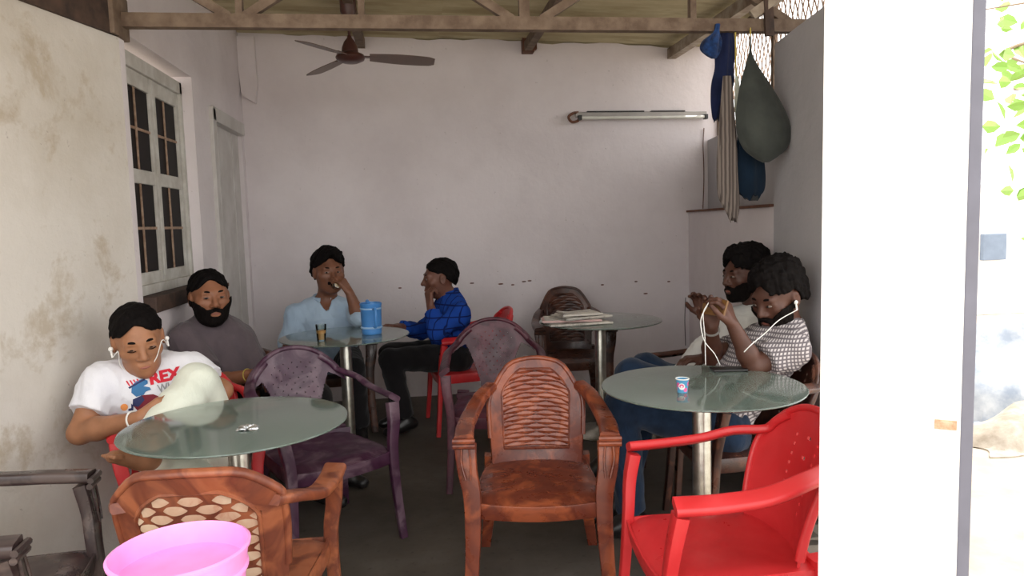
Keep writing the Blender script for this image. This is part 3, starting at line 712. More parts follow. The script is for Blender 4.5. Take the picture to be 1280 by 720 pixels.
cup_patch(ca-0.1, 0.025, 0.0125, 0.0007, 'white', 'badge'); cup_patch(ca-0.1, 0.027, 0.0075, 0.0010, 'cup_pink', 'badge_mark', 1.1); cup_patch(ca-0.1, 0.0245, 0.004, 0.0013, 'white', 'badge_mark')
# newspapers
p = atz(720, 404, ZT_)
for k, (dx, dy, rz, w, d, mat, lab) in enumerate(((0.0, 0.0, 0.08, 0.40, 0.26, 'news', 'lowest folded newspaper of the pile on the far table'), (-0.03, 0.03, -0.12, 0.37, 0.25, 'newspink', 'pinkish folded newspaper in the middle of the pile'), (0.03, 0.02, 0.30, 0.33, 0.24, 'news', 'second newspaper from the top of the pile, twisted sideways'), (0.02, 0.03, 0.10, 0.26, 0.20, 'news', 'topmost crumpled newspaper of the pile'))):
    o = tag(empty('newspaper', (p[0]+dx, p[1]+dy, ZT_+0.002+k*0.017), rz), lab, 'newspaper', 'newspapers on the far table')
    for q in range(4):
        nu, nv = 12, 6; P = np.zeros((nv+1, nu+1, 3))
        for i in range(nv+1):
            for j in range(nu+1):
                u = j/nu-0.5; v = i/nv-0.5
                P[i, j] = (u*(w-0.012*q), v*(d-0.008*q), 0.001+q*0.0035+0.0012*math.sin(u*9+k+q)+(0.010*max(0, abs(u)-0.3)*(k+1)*0.8 if q > 1 else 0))
        MB().shell(P, 0.0016).build('sheet', mat if (q+k) % 3 != 1 else 'news', o, True)
    MB().tube([(-w/2, -d/2, 0.008), (w/2, -d/2, 0.008)], 0.007, 8).build('fold', mat, o, True)
# crumpled foil
p = atz(310, 537, ZT_); bm = bmesh.new(); bmesh.ops.create_icosphere(bm, subdivisions=3, radius=1)
for v in bm.verts:
    n_ = 0.55+0.75*random.random(); v.co = (v.co.x*0.032*n_, v.co.y*0.020*n_, max(0, v.co.z)*0.016*n_)
me = bpy.data.meshes.new('crumpled_foil'); bm.to_mesh(me); bm.free(); me.materials.append(M['foil']); o = bpy.data.objects.new('crumpled_foil', me); COL.objects.link(o); o.location = (p[0], p[1], ZT_+0.0005)
tag(o, 'small crumpled silver foil scrap on the glass table', 'foil')
# dark phone lying on the right table
p = atz(905, 463, ZT_); mb = MB(); mb.box((-0.037, -0.072, 0), (0.037, 0.072, 0.009), 0.003); o = mb.build('mobile_phone', 'black', None); o.location = (p[0]+0.02, p[1], ZT_); o.rotation_euler = (0, 0, 1.45); tag(o, 'black mobile phone lying flat on the glass table', 'phone')
# pink bucket on a stool in front
bx, by, bz = -0.525, 1.575, 0.415
bk = tag(empty('plastic_bucket', (bx, by, bz)), 'bright pink plastic bucket in front of the dusty brown chair', 'bucket')
MB().lathe([(0, 0), (0.095, 0), (0.10, 0.006), (0.138, 0.300), (0.143, 0.302), (0.144, 0.308), (0.138, 0.311), (0.134, 0.304), (0.096, 0.010), (0, 0.010)], 56).build('bucket_body', 'pink', bk, True)
for z in (0.20, 0.25): MB().lathe([(0.1000+z*0.125, z), (0.1055+z*0.125, z+0.003), (0.1055+z*0.125, z+0.008), (0.1020+z*0.125, z+0.012)], 56).build('band', 'pink', bk, True)
st_ = tag(empty('wooden_stool', (bx, by, 0)), 'small wooden stool under the pink bucket', 'stool')
mb = MB(); mb.box((-0.16, -0.16, 0.385), (0.16, 0.16, 0.413), 0.006); mb.build('stool_top', 'darkwood', st_)
for a in (-1, 1):
    for b in (-1, 1): MB().bar((a*0.15, b*0.15, 0), (a*0.125, b*0.125, 0.386), 0.035, 0.035, (0, 1, 0)).build('leg', 'darkwood', st_)

# ------------------------------------------------------------------ ceiling fan (at rest)
fx, fy, fz = at(438, 74, 4.75); fn = tag(empty('ceiling_fan', (fx, fy, fz)), 'brown ceiling fan hanging from the roof', 'ceiling fan')
zr = ZR(fx)-fz-0.09
MB().lathe([(0, -0.025), (0.05, -0.022), (0.085, -0.006), (0.092, 0.010), (0.085, 0.026), (0.055, 0.040), (0, 0.042)], 32).build('motor', 'fan', fn, True)
MB().lathe([(0.052, 0.042), (0.050, 0.07), (0.036, 0.105), (0.016, 0.13), (0.012, 0.145)], 24).build('lower_canopy', 'fan', fn, True)
MB().tube([(0, 0, 0.12), (0, 0, zr)], 0.009, 10).build('rod', 'fan', fn, True)
MB().lathe([(0.012, zr-0.10), (0.03, zr-0.07), (0.05, zr-0.03), (0.052, zr+0.075)], 24).build('upper_canopy', 'fan', fn, True)
for k in range(3):
    a = R(4+120*k); c, s = math.cos(a), math.sin(a); P = np.zeros((13, 5, 3))
    for i in range(13):
        rr_ = 0.12+0.41*i/12; w = 0.048+0.020*math.sin(PI*min(1, i/12)*0.9)
        if i == 12: w *= 0.75
        for j in range(5):
            q = (j/4-0.5)*2*w; P[i, j] = (rr_*c-q*s, rr_*s+q*c, 0.012-0.22*q-0.02*i/12)
    b = MB().shell(P, 0.004).build('blade', 'fanblade', fn, True)
    MB().bar((0.07*c, 0.07*s, 0.016), (0.17*c, 0.17*s, 0.014), 0.04, 0.006).build('blade_bracket', 'fan', b)
# ------------------------------------------------------------------ tube light on the back wall
l0, l1 = at(716, 148, YB-0.05), at(884, 148, YB-0.05); L = l1[0]-l0[0]
tl = tag(empty('tube_light', (l0[0], YB, l0[2])), 'unlit fluorescent tube fitting on the back wall', 'tube light')
mb = MB(); mb.box((0.03, -0.045, 0.012), (L, -0.001, 0.05), 0.004); mb.build('housing', 'metalgrey', tl)
MB().tube([(0.07, -0.068, 0.0), (L-0.03, -0.068, 0.0)], 0.013, 12).build('tube', 'tube', tl, True)
for x in (0.055, L-0.02): MB().box((x-0.014, -0.088, -0.018), (x+0.014, -0.040, 0.022), 0.004).build('lamp_holder', 'black', tl)
MB().box((0.12, -0.052, 0.048), (0.60, -0.01, 0.058), 0.002).build('top_edge', 'black', tl); MB().box((0.66, -0.052, 0.048), (0.95, -0.01, 0.058), 0.002).build('top_edge', 'black', tl)
MB().tube(cat([(0.05, -0.03, 0.05), (0.0, -0.05, 0.04), (-0.035, -0.05, 0.01), (-0.01, -0.06, -0.03), (0.04, -0.05, -0.02), (0.05, -0.06, 0.0)], 5), 0.011, 8).build('wire_loop', 'rust', tl, True)
q = at(880, 160, YB-0.012); pts = cat([(q[0], YB-0.012, q[2]), (q[0]-0.008, YB-0.012, 2.0), (q[0]-0.002, YB-0.012, 1.75), (q[0]-0.012, YB-0.012, 1.47)], 5)
tag(MB().tube(pts, 0.0035, 6).build('wire', 'rust'), 'thin rust-brown wire running down the corner from the tube light', 'wire')
pts = cat([at(857, 372, YB-0.012), at(856, 400, YB-0.012), at(857, 432, YB-0.012)], 4); tag(MB().tube(pts, 0.003, 6).build('wire', 'black'), 'thin dark wire low on the back wall near the corner', 'wire')

# ------------------------------------------------------------------ hanging clothes
def hang(name, rows, mat, label, cat_, folds=7, amp=0.15, seed=0, depth=0.5, y=3.47, parent=None, ragged=0.0):
    # rows: (px, py, half width in px) down the middle line
    rnd = random.Random(seed); ph = [rnd.random()*6 for _ in range(4)]; n = 40; V = []; F = []
    c = cat([(a, b, w) for a, b, w in rows], 5); m = len(c)
    for i in range(m):
        px, py, w = c[i]; ctr = at(px, py, y); hw = max(0.003, w*y/FPX*1.02)
        for k in range(n):
            a = 2*PI*k/n; f = 1+amp*math.sin(folds*a+ph[0]+i*0.05)+amp*0.5*math.sin((folds+4)*a+ph[1])
            z = ctr[2]+(ragged*math.sin(3*a+ph[2])+ragged*0.6*math.sin(7*a+ph[3]) if i > m-3 else 0)
            V.append((ctr[0]+hw*f*math.cos(a), ctr[1]+hw*depth*f*math.sin(a), z))
    for i in range(m-1):
        for k in range(n): F.append((i*n+k, i*n+(k+1) % n, (i+1)*n+(k+1) % n, (i+1)*n+k))
    F.append(tuple(range(n))); F.append(tuple(range((m-1)*n+n-1, (m-1)*n-1, -1)))
    o = MB().add(V, F).build(name, mat, parent, True)
    if parent is None: tag(o, label, cat_, 'clothes hung from the truss')
    return o
hang('dark_cloth_bag', [(938, 46, 1), (938, 66, 2), (940, 85, 9), (945, 110, 20), (951, 140, 30), (955, 165, 33), (957, 185, 27), (957, 197, 14), (957, 203, 4)], 'olive', 'dark grey-green cloth hung by one corner like a hood', 'cloth', 4, 0.06, 3, 0.55, 3.41)
hang('teal_garment', [(937, 150, 12), (937, 190, 16), (937, 220, 19), (938, 238, 17), (939, 247, 9)], 'teal', 'dark teal garment hanging below the grey-green cloth', 'garment', 6, 0.12, 5, 0.35, 3.53, ragged=0.012)
hang('striped_towel', [(909, 95, 5), (909, 130, 8), (909, 170, 11), (909, 215, 13), (911, 245, 13), (915, 262, 9), (917, 274, 5)], 'towel', 'long grey striped towel with a ragged end', 'towel', 8, 0.16, 8, 0.4, 3.47, ragged=0.015)
hang('navy_garment', [(908, 38, 7), (906, 60, 12), (905, 85, 11), (903, 105, 13), (899, 125, 10), (896, 142, 6), (895, 150, 4)], 'navy', 'navy blue garment bunched over the towel', 'garment', 5, 0.14, 11, 0.5, 3.55, ragged=0.01)
hang('cloth_bundle', [(897, 30, 3), (895, 40, 4), (890, 50, 11), (888, 60, 12), (890, 68, 8), (892, 73, 3)], 'bluecloth', 'blue printed cloth bundle tied to the truss', 'cloth', 5, 0.12, 13, 0.8, 3.50)
hang('cream_strap', [(921, 95, 2), (922, 110, 3), (921, 130, 3), (922, 155, 2)], 'cream', 'narrow cream strap between the navy and grey-green cloths', 'strap', 3, 0.1, 2, 0.4, 3.50)
tag(MB().tube([at(938, 28, 3.53), at(938, 64, 3.42)], 0.004, 6).build('string', 'string'), 'thin yellow string holding the grey-green cloth', 'string')
tag(MB().tube([at(919, 30, 3.53), at(920, 95, 3.50)], 0.004, 6).build('string', 'string'), 'thin yellow string holding the cream strap', 'string')

# ------------------------------------------------------------------ outdoors on the right
tree = tag(empty('tree', (6.75, 6.6, -0.125)), 'leafy bright green tree outside beyond the pillar', 'tree')
MB().tube(cat([(0.5, 0.3, 0), (0.45, 0.3, 1.5), (0.7, 0.4, 3.2), (0.4, 0.2, 5.0)], 5), 0.13, 10).build('trunk', 'bark', tree, True)
lv = [(0, 0, 0), (0.045, 0.05, 0.012), (0.055, 0.11, 0.01), (0, 0.19, -0.02), (-0.055, 0.11, 0.01), (-0.045, 0.05, 0.012)]
lme = None; rnd = random.Random(4)
for k in range(7):
    b = [(0.55, 0.3, 2.2+0.4*k), (-0.4+rnd.uniform(-.6, .6), -0.3+rnd.uniform(-.5, .5), 1.9+0.45*k+rnd.uniform(-.2, .3)), (-1.4+rnd.uniform(-.5, .9), -0.9+rnd.uniform(-.5, .5), 1.6+0.45*k+rnd.uniform(-.3, .5))]
    pth = cat(b, 6); MB().tube(pth, 0.03, 6, [1-0.8*i/12 for i in range(13)]).build('branch', 'bark', tree, True)
    for j in range(40):
        c = pth[rnd.randint(2, 12)]+np.array([rnd.gauss(0, 0.26) for _ in range(3)])
        if lme is None:
            o = mesh_obj('leaf', lv, [(0, 1, 2, 3), (0, 3, 4, 5)], 'leaf', tree); lme = o.data
        else: o = bpy.data.objects.new('leaf', lme); COL.objects.link(o); o.parent = tree
        o.location = c; o.rotation_euler = (rnd.uniform(0, 6), rnd.uniform(0, 6), rnd.uniform(0, 6)); s_ = rnd.uniform(0.6, 1.2); o.scale = (s_,)*3
bw = MB(); bw.box((5.0, 9.4, -0.125), (16, 9.6, 1.75)); tag(bw.build('boundary_wall', 'pillar'), 'white boundary wall far outside behind the tree', 'wall')
q = at(1249, 306, 9.3); tag(MB().box((q[0]-0.22, 9.33, q[2]-0.22), (q[0]+0.15, 9.398, q[2]+0.16), 0.01).build('wall_board', 'bluegrey'), 'small blue-grey board on the white boundary wall', 'board')
def heap(name, cx, cy, rx, ry, h, mat, label, seed, amp=0.35):
    rnd = random.Random(seed); ph = [[rnd.uniform(0, 6) for _ in range(4)] for _ in range(3)]; n = 30; P = np.zeros((n+1, n+1, 3))
    for i in range(n+1):
        for j in range(n+1):
            u = -1+2*i/n; v = -1+2*j/n; d = max(0, 1-(u*u+v*v)**0.9)
            f = sum(math.sin(3.1*(k+1)*u+ph[k][0]+2*v)*math.cos(2.7*(k+1)*v+ph[k][1])/(k+1) for k in range(3))
            P[i, j] = (cx+u*rx*(1+0.1*math.sin(5*v+ph[0][2])), cy+v*ry*(1+0.1*math.sin(5*u+ph[1][2])), -0.12+h*d**0.55*(1+amp*f*0.6))
    return tag(MB().shell(P, 0.01).build(name, mat, None, True), label, 'heap')
g0 = atz(1262, 555, -0.12); g1 = atz(1275, 500, -0.1)
heap('tarpaulin_heap', g0[0]+0.95, g0[1]+0.85, 0.85, 0.55, 0.66, 'tarp', 'crumpled grey-blue tarpaulin heap outside on the ground', 5)
heap('sack_heap', g0[0]+0.22, g0[1]+0.06, 0.50, 0.26, 0.20, 'sack', 'low pile of pale sacks in front of the tarpaulin heap', 9, 0.5)
#==PEOPLE==
# ================================================================== PEOPLE
class SDF:
    def __init__(s, lo, hi, h):
        s.lo = np.array(lo, np.float32); s.h = h; s.n = np.ceil((np.array(hi)-s.lo)/h).astype(int)+1
        s.a = np.full(tuple(s.n), 0.5, np.float32)
        s.ax = [s.lo[i]+h*np.arange(s.n[i], dtype=np.float32) for i in range(3)]
    def sub(s, lo, hi):
        i0 = np.clip(np.floor((np.array(lo)-s.lo)/s.h).astype(int), 0, s.n-1); i1 = np.clip(np.ceil((np.array(hi)-s.lo)/s.h).astype(int)+1, 1, s.n)
        if np.any(i1 <= i0): return None
        sl = tuple(slice(a, b) for a, b in zip(i0, i1)); return sl, [s.ax[0][sl[0]][:, None, None], s.ax[1][sl[1]][None, :, None], s.ax[2][sl[2]][None, None, :]]
    def merge(s, sl, d, k, op):
        a = s.a[sl]
        if op == 'u':
            h = np.maximum(k-np.abs(a-d), 0)/k; s.a[sl] = np.minimum(a, d)-h*h*k*0.25
        elif op == 's':
            d = -d; h = np.maximum(k-np.abs(a-d), 0)/k; s.a[sl] = np.maximum(a, d)+h*h*k*0.25
    def cap(s, a, b, ra, rb, k=0.02, sq=None, flat=False, flat0=False, op='u'):
        a = np.array(a, float); b = np.array(b, float); r = max(ra, rb)+k+0.012
        g = s.sub(np.minimum(a, b)-r, np.maximum(a, b)+r)
        if g is None: return
        sl, (x, y, z) = g; ab = b-a; L2 = ab@ab+1e-12; px, py, pz = x-a[0], y-a[1], z-a[2]
        t0 = (px*ab[0]+py*ab[1]+pz*ab[2])/L2; t = np.clip(t0, 0, 1); qx, qy, qz = px-t*ab[0], py-t*ab[1], pz-t*ab[2]
        if sq is not None:
            n, sc = sq; e = (qx*n[0]+qy*n[1]+qz*n[2])*(sc-1); qx = qx+e*n[0]; qy = qy+e*n[1]; qz = qz+e*n[2]
        d = np.sqrt(qx*qx+qy*qy+qz*qz)-(ra+(rb-ra)*t)
        if flat: d = np.maximum(d, (t0-1)*math.sqrt(L2))
        if flat0: d = np.maximum(d, -t0*math.sqrt(L2))
        s.merge(sl, d.astype(np.float32), k, op)
    def ell(s, c, r, B=None, k=0.02, op='u'):
        c = np.array(c, float); r = np.array(r, float); m = r.max()+k+0.012; g = s.sub(c-m, c+m)
        if g is None: return
        sl, (x, y, z) = g; p = (x-c[0], y-c[1], z-c[2]); B = np.eye(3) if B is None else B
        q = [sum(p[j]*B[i][j] for j in range(3)) for i in range(3)]
        k0 = np.sqrt(sum((q[i]/r[i])**2 for i in range(3))); k1 = np.sqrt(sum((q[i]/r[i]**2)**2 for i in range(3)))+1e-9
        s.merge(sl, (k0*(k0-1)/k1).astype(np.float32), k, op)
    def plane(s, p, n, k=0.004):         # keep the side opposite to n
        x, y, z = s.ax[0][:, None, None], s.ax[1][None, :, None], s.ax[2][None, None, :]
        d = (x-p[0])*n[0]+(y-p[1])*n[1]+(z-p[2])*n[2]; s.a = np.maximum(s.a, d.astype(np.float32))
    def noise(s, amp, f, ph=0.0):
        x, y, z = s.ax[0][:, None, None], s.ax[1][None, :, None], s.ax[2][None, None, :]
        s.a = s.a+(amp*(np.sin(f*(x+0.6*z)+ph+1.3*np.sin(f*0.7*y))*np.sin(f*(y-0.5*z)+2*ph+np.sin(f*0.5*x)))).astype(np.float32)
    def mesh(s):
        a = s.a; h = s.h; ins = a < 0
        c = np.zeros(np.array(a.shape)-1, np.uint8)
        for i in (0, 1):
            for j in (0, 1):
                for k in (0, 1): c += ins[i:i+c.shape[0], j:j+c.shape[1], k:k+c.shape[2]]
        act = (c > 0) & (c < 8); idx = np.argwhere(act); vid = np.full(act.shape, -1, np.int32); vid[act] = np.arange(len(idx))
        co = [(i, j, k) for i in (0, 1) for j in (0, 1) for k in (0, 1)]
        val = np.stack([a[idx[:, 0]+o[0], idx[:, 1]+o[1], idx[:, 2]+o[2]] for o in co], 1)
        acc = np.zeros((len(idx), 3)); cnt = np.zeros(len(idx))
        for p in range(8):
            for q in range(p+1, 8):
                if sum(abs(co[p][m]-co[q][m]) for m in range(3)) != 1: continue
                va, vb = val[:, p], val[:, q]; mk = (va < 0) != (vb < 0); t = np.where(mk, va/np.where(va == vb, 1, va-vb), 0)
                pt = np.array(co[p])+t[:, None]*(np.array(co[q])-np.array(co[p])); acc[mk] += pt[mk]; cnt[mk] += 1
        V = s.lo+h*(idx+acc/cnt[:, None]); F = []
        for ax in range(3):
            sh = [slice(None)]*3; sh2 = [slice(None)]*3; sh[ax] = slice(0, -1); sh2[ax] = slice(1, None)
            A, Bv = ins[tuple(sh)], ins[tuple(sh2)]; e = np.argwhere(A != Bv); b, d = [m for m in range(3) if m != ax]
            e = e[(e[:, b] > 0) & (e[:, d] > 0) & (e[:, b] < act.shape[b]) & (e[:, d] < act.shape[d])]
            sg = A[e[:, 0], e[:, 1], e[:, 2]]
            def vv(ob, od):
                q = e.copy(); q[:, b] -= ob; q[:, d] -= od; return vid[q[:, 0], q[:, 1], q[:, 2]]
            Q = np.stack([vv(0, 0), vv(1, 0), vv(1, 1), vv(0, 1)], 1)
            if ax == 1: sg = ~sg
            Q[~sg] = Q[~sg][:, ::-1]; F.append(Q[:, ::-1])
        F = np.vstack(F); F = F[(F >= 0).all(1)]; return V, F
def np_mesh(name, V, F, mat, parent, mats=None, midx=None):
    me = bpy.data.meshes.new(name); me.vertices.add(len(V)); me.vertices.foreach_set('co', np.asarray(V, np.float32).ravel())
    me.loops.add(F.size); me.loops.foreach_set('vertex_index', F.astype(np.int32).ravel()); me.polygons.add(len(F))
    me.polygons.foreach_set('loop_start', np.arange(0, F.size, 4, dtype=np.int32)); me.polygons.foreach_set('use_smooth', np.ones(len(F), bool))
    me.materials.append(M[mat]); me.update(calc_edges=True); me.validate()
    bm = bmesh.new(); bm.from_mesh(me); bmesh.ops.recalc_face_normals(bm, faces=bm.faces); bm.to_mesh(me); bm.free()
    o = bpy.data.objects.new(name, me); COL.objects.link(o); o.parent = parent; return o
def unit(v): v = np.array(v, float); return v/np.linalg.norm(v)
def ik(a, b, l1, l2, hint):
    a, b = np.array(a, float), np.array(b, float); d = b-a; L = np.linalg.norm(d); u = d/L
    if L > (l1+l2)*0.995: return a+d*l1/(l1+l2)
    x = (l1*l1-l2*l2+L*L)/(2*L); h = math.sqrt(max(0, l1*l1-x*x)); n = np.array(hint, float); n = n-u*(n@u); return a+u*x+unit(n)*h
# head in its own frame: x to the person's right, y forward, z up
def head_prims(g, T, sc, beard_grow=0.0, full=0.0):
    """add the head to SDF g; T maps local to world (4x4 basis, origin); sc scale"""
    o, Bx = T; B = np.array(Bx)
    def w(p): return o+sc*(p[0]*B[0]+p[1]*B[1]+p[2]*B[2])
    e = lambda c, r, k=0.02, op='u': g.ell(w(c), np.array(r)*sc+(beard_grow if op == 'u' else 0), B, k*sc, op)
    c = lambda a, b, ra, rb, k=0.015, op='u': g.cap(w(a), w(b), ra*sc+beard_grow, rb*sc+beard_grow, k*sc, op=op)
    e((0, -0.018, 0.032), (0.077, 0.097, 0.086)); e((0, 0.020, -0.028), (0.064+full, 0.072, 0.088), 0.03)
    e((0, 0.034, -0.076), (0.046+full*1.2, 0.050, 0.036), 0.03); e((0, 0.070, -0.098), (0.022+full*0.5, 0.018, 0.017), 0.025)
    c((-0.036, 0.074, 0.024), (0.036, 0.074, 0.024), 0.014, 0.014, 0.02)
    for s in (-1, 1): e((s*0.044, 0.056, -0.020), (0.024+full*0.5, 0.024, 0.022), 0.02)
    for s in (-1, 1): e((s*0.031, 0.098, 0.005), (0.017, 0.016, 0.011), 0.012, 's')
    for s in (-1, 1): c((s*0.020, 0.079, 0.004), (s*0.043, 0.073, 0.004), 0.0115, 0.010, 0.006)
    c((0, 0.084, 0.014), (0, 0.107, -0.026), 0.0085, 0.0125, 0.012)
    for s in (-1, 1): e((s*0.014, 0.094, -0.032), (0.009, 0.011, 0.008), 0.008)
    c((-0.017, 0.088, -0.060), (0.017, 0.088, -0.060), 0.0075, 0.0075, 0.008); c((-0.015, 0.086, -0.073), (0.015, 0.086, -0.073), 0.0085, 0.0085, 0.008)
    for s in (-1, 1):
        e((s*0.080, -0.008, -0.004), (0.009, 0.021, 0.032), 0.008); e((s*0.088, -0.003, -0.004), (0.006, 0.010, 0.018), 0.006, 's')
def build_hand(g, wr, d, n, thumb, sc=1.0, curl=0.5, spread=0.10, k=0.006, tcurl=0.3, infl=0.0):
    """wr wrist, d finger direction, n palm normal (the way the palm faces), thumb: side vector sign resolved by caller"""
    d = unit(d); n = np.array(n, float); n = unit(n-d*(n@d)); t = np.array(thumb, float); t = unit(t-d*(t@d)-n*(t@n))
    wr = np.array(wr, float); tips = []
    for i, (off, L, rad) in enumerate(((0.030, 0.074, 0.0092), (0.010, 0.083, 0.0095), (-0.011, 0.077, 0.0092), (-0.030, 0.060, 0.0083))):
        kn = wr+sc*(d*(0.088-0.006*abs(i-1))+t*off); base = wr+sc*(d*0.012+t*off*0.55)
        g.cap(base, kn, 0.0150*sc, 0.0125*sc, 0.012)
        a = kn; ang = 0.0
        for f, c in ((0.45, 1.0), (0.30, 1.15), (0.25, 0.8)):
            ang += curl*c; dd = d*math.cos(ang)+n*math.sin(ang)+t*spread*(1.5-i)*0.4*math.cos(ang); b = a+unit(dd)*L*f*sc
            g.cap(a, b, rad*sc, rad*sc*0.90, k); a = b
        tips.append(a)
    a = wr+sc*(d*0.022+t*0.022+n*0.006); b = wr+sc*(d*0.052+t*0.050+n*0.016); g.cap(a, b, 0.0165*sc, 0.0125*sc, 0.012)
    c = b+sc*0.032*unit(d*0.85+t*0.25+n*(0.2+tcurl)); g.cap(b, c, 0.0115*sc, 0.0105*sc, k); e = c+sc*0.026*unit(d*0.9-t*0.1+n*(0.3+tcurl*1.4)); g.cap(c, e, 0.0105*sc, 0.009*sc, k)
    return tips, e
PEOPLE = {}
def person(key, label, J, skin, top, legs, sleeve, fat=1.0, sc=1.05, hair='short', beard=None, hands=(None, None), shoes='black', full=0.0, hs=1.0, long_hem=0.10, eyes_open=1.0, H=0.0055, collar=False, barefoot=False):
    f = unit((*J['f'], 0)); rv = np.array((f[1], -f[0], 0.0))      # forward, own right
    pel, nk, hd = (np.array(J[q], float) for q in ('pelvis', 'neck', 'head'))
    root = empty('person', (pel[0], pel[1], 0)); tag(root, label, 'person')
    off = np.array((pel[0], pel[1], 0.0)); g3 = lambda q: np.array(J[q], float)
    shR, shL, elR, elL, wrR, wrL = (g3(q) for q in ('shR', 'shL', 'elR', 'elL', 'wrR', 'wrL'))
    knR, knL, anR, anL, toR, toL = (g3(q) for q in ('knR', 'knL', 'anR', 'anL', 'toR', 'toL'))
    hipR, hipL = pel+rv*0.092*sc, pel-rv*0.092*sc
    spine = unit(nk-pel); tf = unit(f-spine*(f@spine))             # torso front
    allp = np.array([pel, nk, hd, shR, shL, elR, elL, wrR, wrL, knR, knL, anR, anL, toR, toL])
    lo, hi = allp.min(0)-0.26, allp.max(0)+0.26
    B0 = pel+spine*0.02; C1 = pel+(nk-pel)*0.36+tf*0.018*fat; C2 = pel+(nk-pel)*0.70+tf*0.012; C3 = nk-spine*0.055*sc
    def torso(g, inf=0.0, k=0.05):
        g.cap(hipR*0.6+pel*0.4, hipL*0.6+pel*0.4, 0.108*sc+inf, 0.108*sc+inf, k); g.cap(B0, C1, 0.128*sc*fat**0.6+inf, 0.130*sc*fat+inf, k, (tf, 1.22))
        g.cap(C1, C2, 0.130*sc*fat+inf, 0.140*sc*fat**0.6+inf, k, (tf, 1.25)); g.cap(C2, C3, 0.140*sc*fat**0.6+inf, 0.075*sc+inf, k, (tf, 1.2))
        for s_ in (shR, shL):
            g.cap(C3-spine*0.0, s_, 0.062*sc+inf, 0.058*sc+inf, k); g.cap(C2, s_-spine*0.03, 0.10*sc+inf*0.6, 0.056*sc+inf*0.6, k, (tf, 1.2))
            g.cap(nk+spine*0.01, nk*0.45+s_*0.55, 0.048*sc+inf*0.5, 0.052*sc+inf, k)
    def arm(g, s_, e_, w_, inf=0.0, upto=2.0, k=0.02):
        if upto >= 1: g.cap(s_, e_, 0.053*sc+inf, 0.041*sc+inf, 0.03)
        else: g.cap(s_, s_+(e_-s_)*upto, 0.055*sc+inf*1.0, 0.050*sc+inf*1.5, 0.03, flat=True); return
        m = e_+(w_-e_)*0.3
        if upto >= 2: g.cap(e_, m, 0.040*sc+inf, 0.041*sc+inf, k); g.cap(m, w_, 0.041*sc+inf, 0.026*sc+inf, k)
        elif upto > 1: q = e_+(w_-e_)*(upto-1); g.cap(e_, q, 0.041*sc+inf, (0.041-0.013*(upto-1))*sc+inf*1.2, k, flat=True)
    def leg(g, h_, k_, a_, inf=0.0, shin=1.0, hem=0.0):
        g.cap(h_, k_, 0.088*sc+inf, 0.056*sc+inf, 0.035)
        q = k_+(a_-k_)*shin; m = k_+(q-k_)*0.35; g.cap(k_, m, 0.054*sc+inf, 0.053*sc+inf, 0.02); g.cap(m, q, 0.053*sc+inf, 0.036*sc+inf+hem, 0.02, flat=inf > 0)
    hf = unit(J['face']); hu = np.array(J.get('hup', (0, 0, 1)), float); hu = unit(hu-hf*(hu@hf)); hr = np.cross(hf, hu); HT = (hd, (hr, hf, hu)); hsc = sc*hs
    # ---- body, one continuous mesh
    g = SDF(lo, hi, H); torso(g, -0.004); arm(g, shR, elR, wrR); arm(g, shL, elL, wrL); leg(g, hipR, knR, anR, -0.004); leg(g, hipL, knL, anL, -0.004)
    for a_, t_ in ((anR, toR), (anL, toL)):
        u = unit(t_-a_); hl = a_-u*0.035+np.array((0, 0, -0.03))*abs(1 if not barefoot else 0.3); g.cap(a_, hl, 0.036*sc, 0.034*sc, 0.02); g.cap(hl, t_, 0.034*sc, 0.026*sc, 0.03, ((0, 0, 1.0), 1.25)); g.cap(a_, a_*0.4+t_*0.6, 0.036*sc, 0.026*sc, 0.02)
        if barefoot:
            sd = unit(np.cross(u, (0, 0, 1.0)))
            for q in range(5): b_ = t_+sd*0.016*(q-2)*1.0; g.cap(b_, b_+u*(0.030-0.003*abs(q-1)), 0.0105-0.0008*q, 0.009-0.0007*q, 0.006)
    g.cap(nk-spine*0.03, hd+hsc*(-0.02*hf-0.055*hu), 0.060*sc, 0.054*hsc, 0.03)
    head_prims(g, HT, hsc, 0, full)
    info = {}
    for nm, w_, e_, hspec in (('R', wrR, elR, hands[0]), ('L', wrL, elL, hands[1])):
        dflt = unit(w_-e_); hspec = hspec or {}
        n_ = hspec.get('n', (0, 0, -1)); d_ = hspec.get('d', dflt); t_ = hspec.get('t', np.cross(n_, d_) if nm == 'R' else np.cross(d_, n_))
        info['tips'+nm] = build_hand(g, w_, d_, n_, t_, sc*hspec.get('s', 1.0), hspec.get('curl', 0.45), hspec.get('spread', 0.1), tcurl=hspec.get('tc', 0.3))
    V, F = g.mesh(); body = np_mesh('body', V-off, F, skin, root)
    # ---- top
    g = SDF(lo, hi, 0.0065); torso(g, 0.013); arm(g, shR, elR, wrR, 0.016, sleeve); arm(g, shL, elL, wrL, 0.016, sleeve)
    g.plane(pel-spine*long_hem, -spine); g.noise(0.0035, 42, sc*3); g.noise(0.0022, 90, 1.0)
    g.cap(nk+spine*0.035+tf*0.035, nk+spine*0.2+tf*0.06, 0.062*sc, 0.07*sc, 0.008, op='s')
    if collar: g.cap(nk+spine*0.02+tf*0.09, nk-spine*0.085+tf*0.135, 0.036, 0.006, 0.006, op='s')
    V, F = g.mesh(); shirt = np_mesh(top[1], V-off, F, top[0], root)
    # ---- trousers
    g = SDF(lo, hi, 0.0075); g.cap(hipR*0.6+pel*0.4, hipL*0.6+pel*0.4, 0.117*sc, 0.117*sc, 0.04); g.cap(B0, B0+spine*0.07, 0.128*sc*fat**0.5, 0.126*sc*fat**0.5, 0.04, (tf, 1.2))
    leg(g, hipR, knR, anR, 0.014, 0.93, 0.012); leg(g, hipL, knL, anL, 0.014 if not barefoot else 0.026, 0.93 if not barefoot else 0.86, 0.012); g.noise(0.004, 38, 2.0)
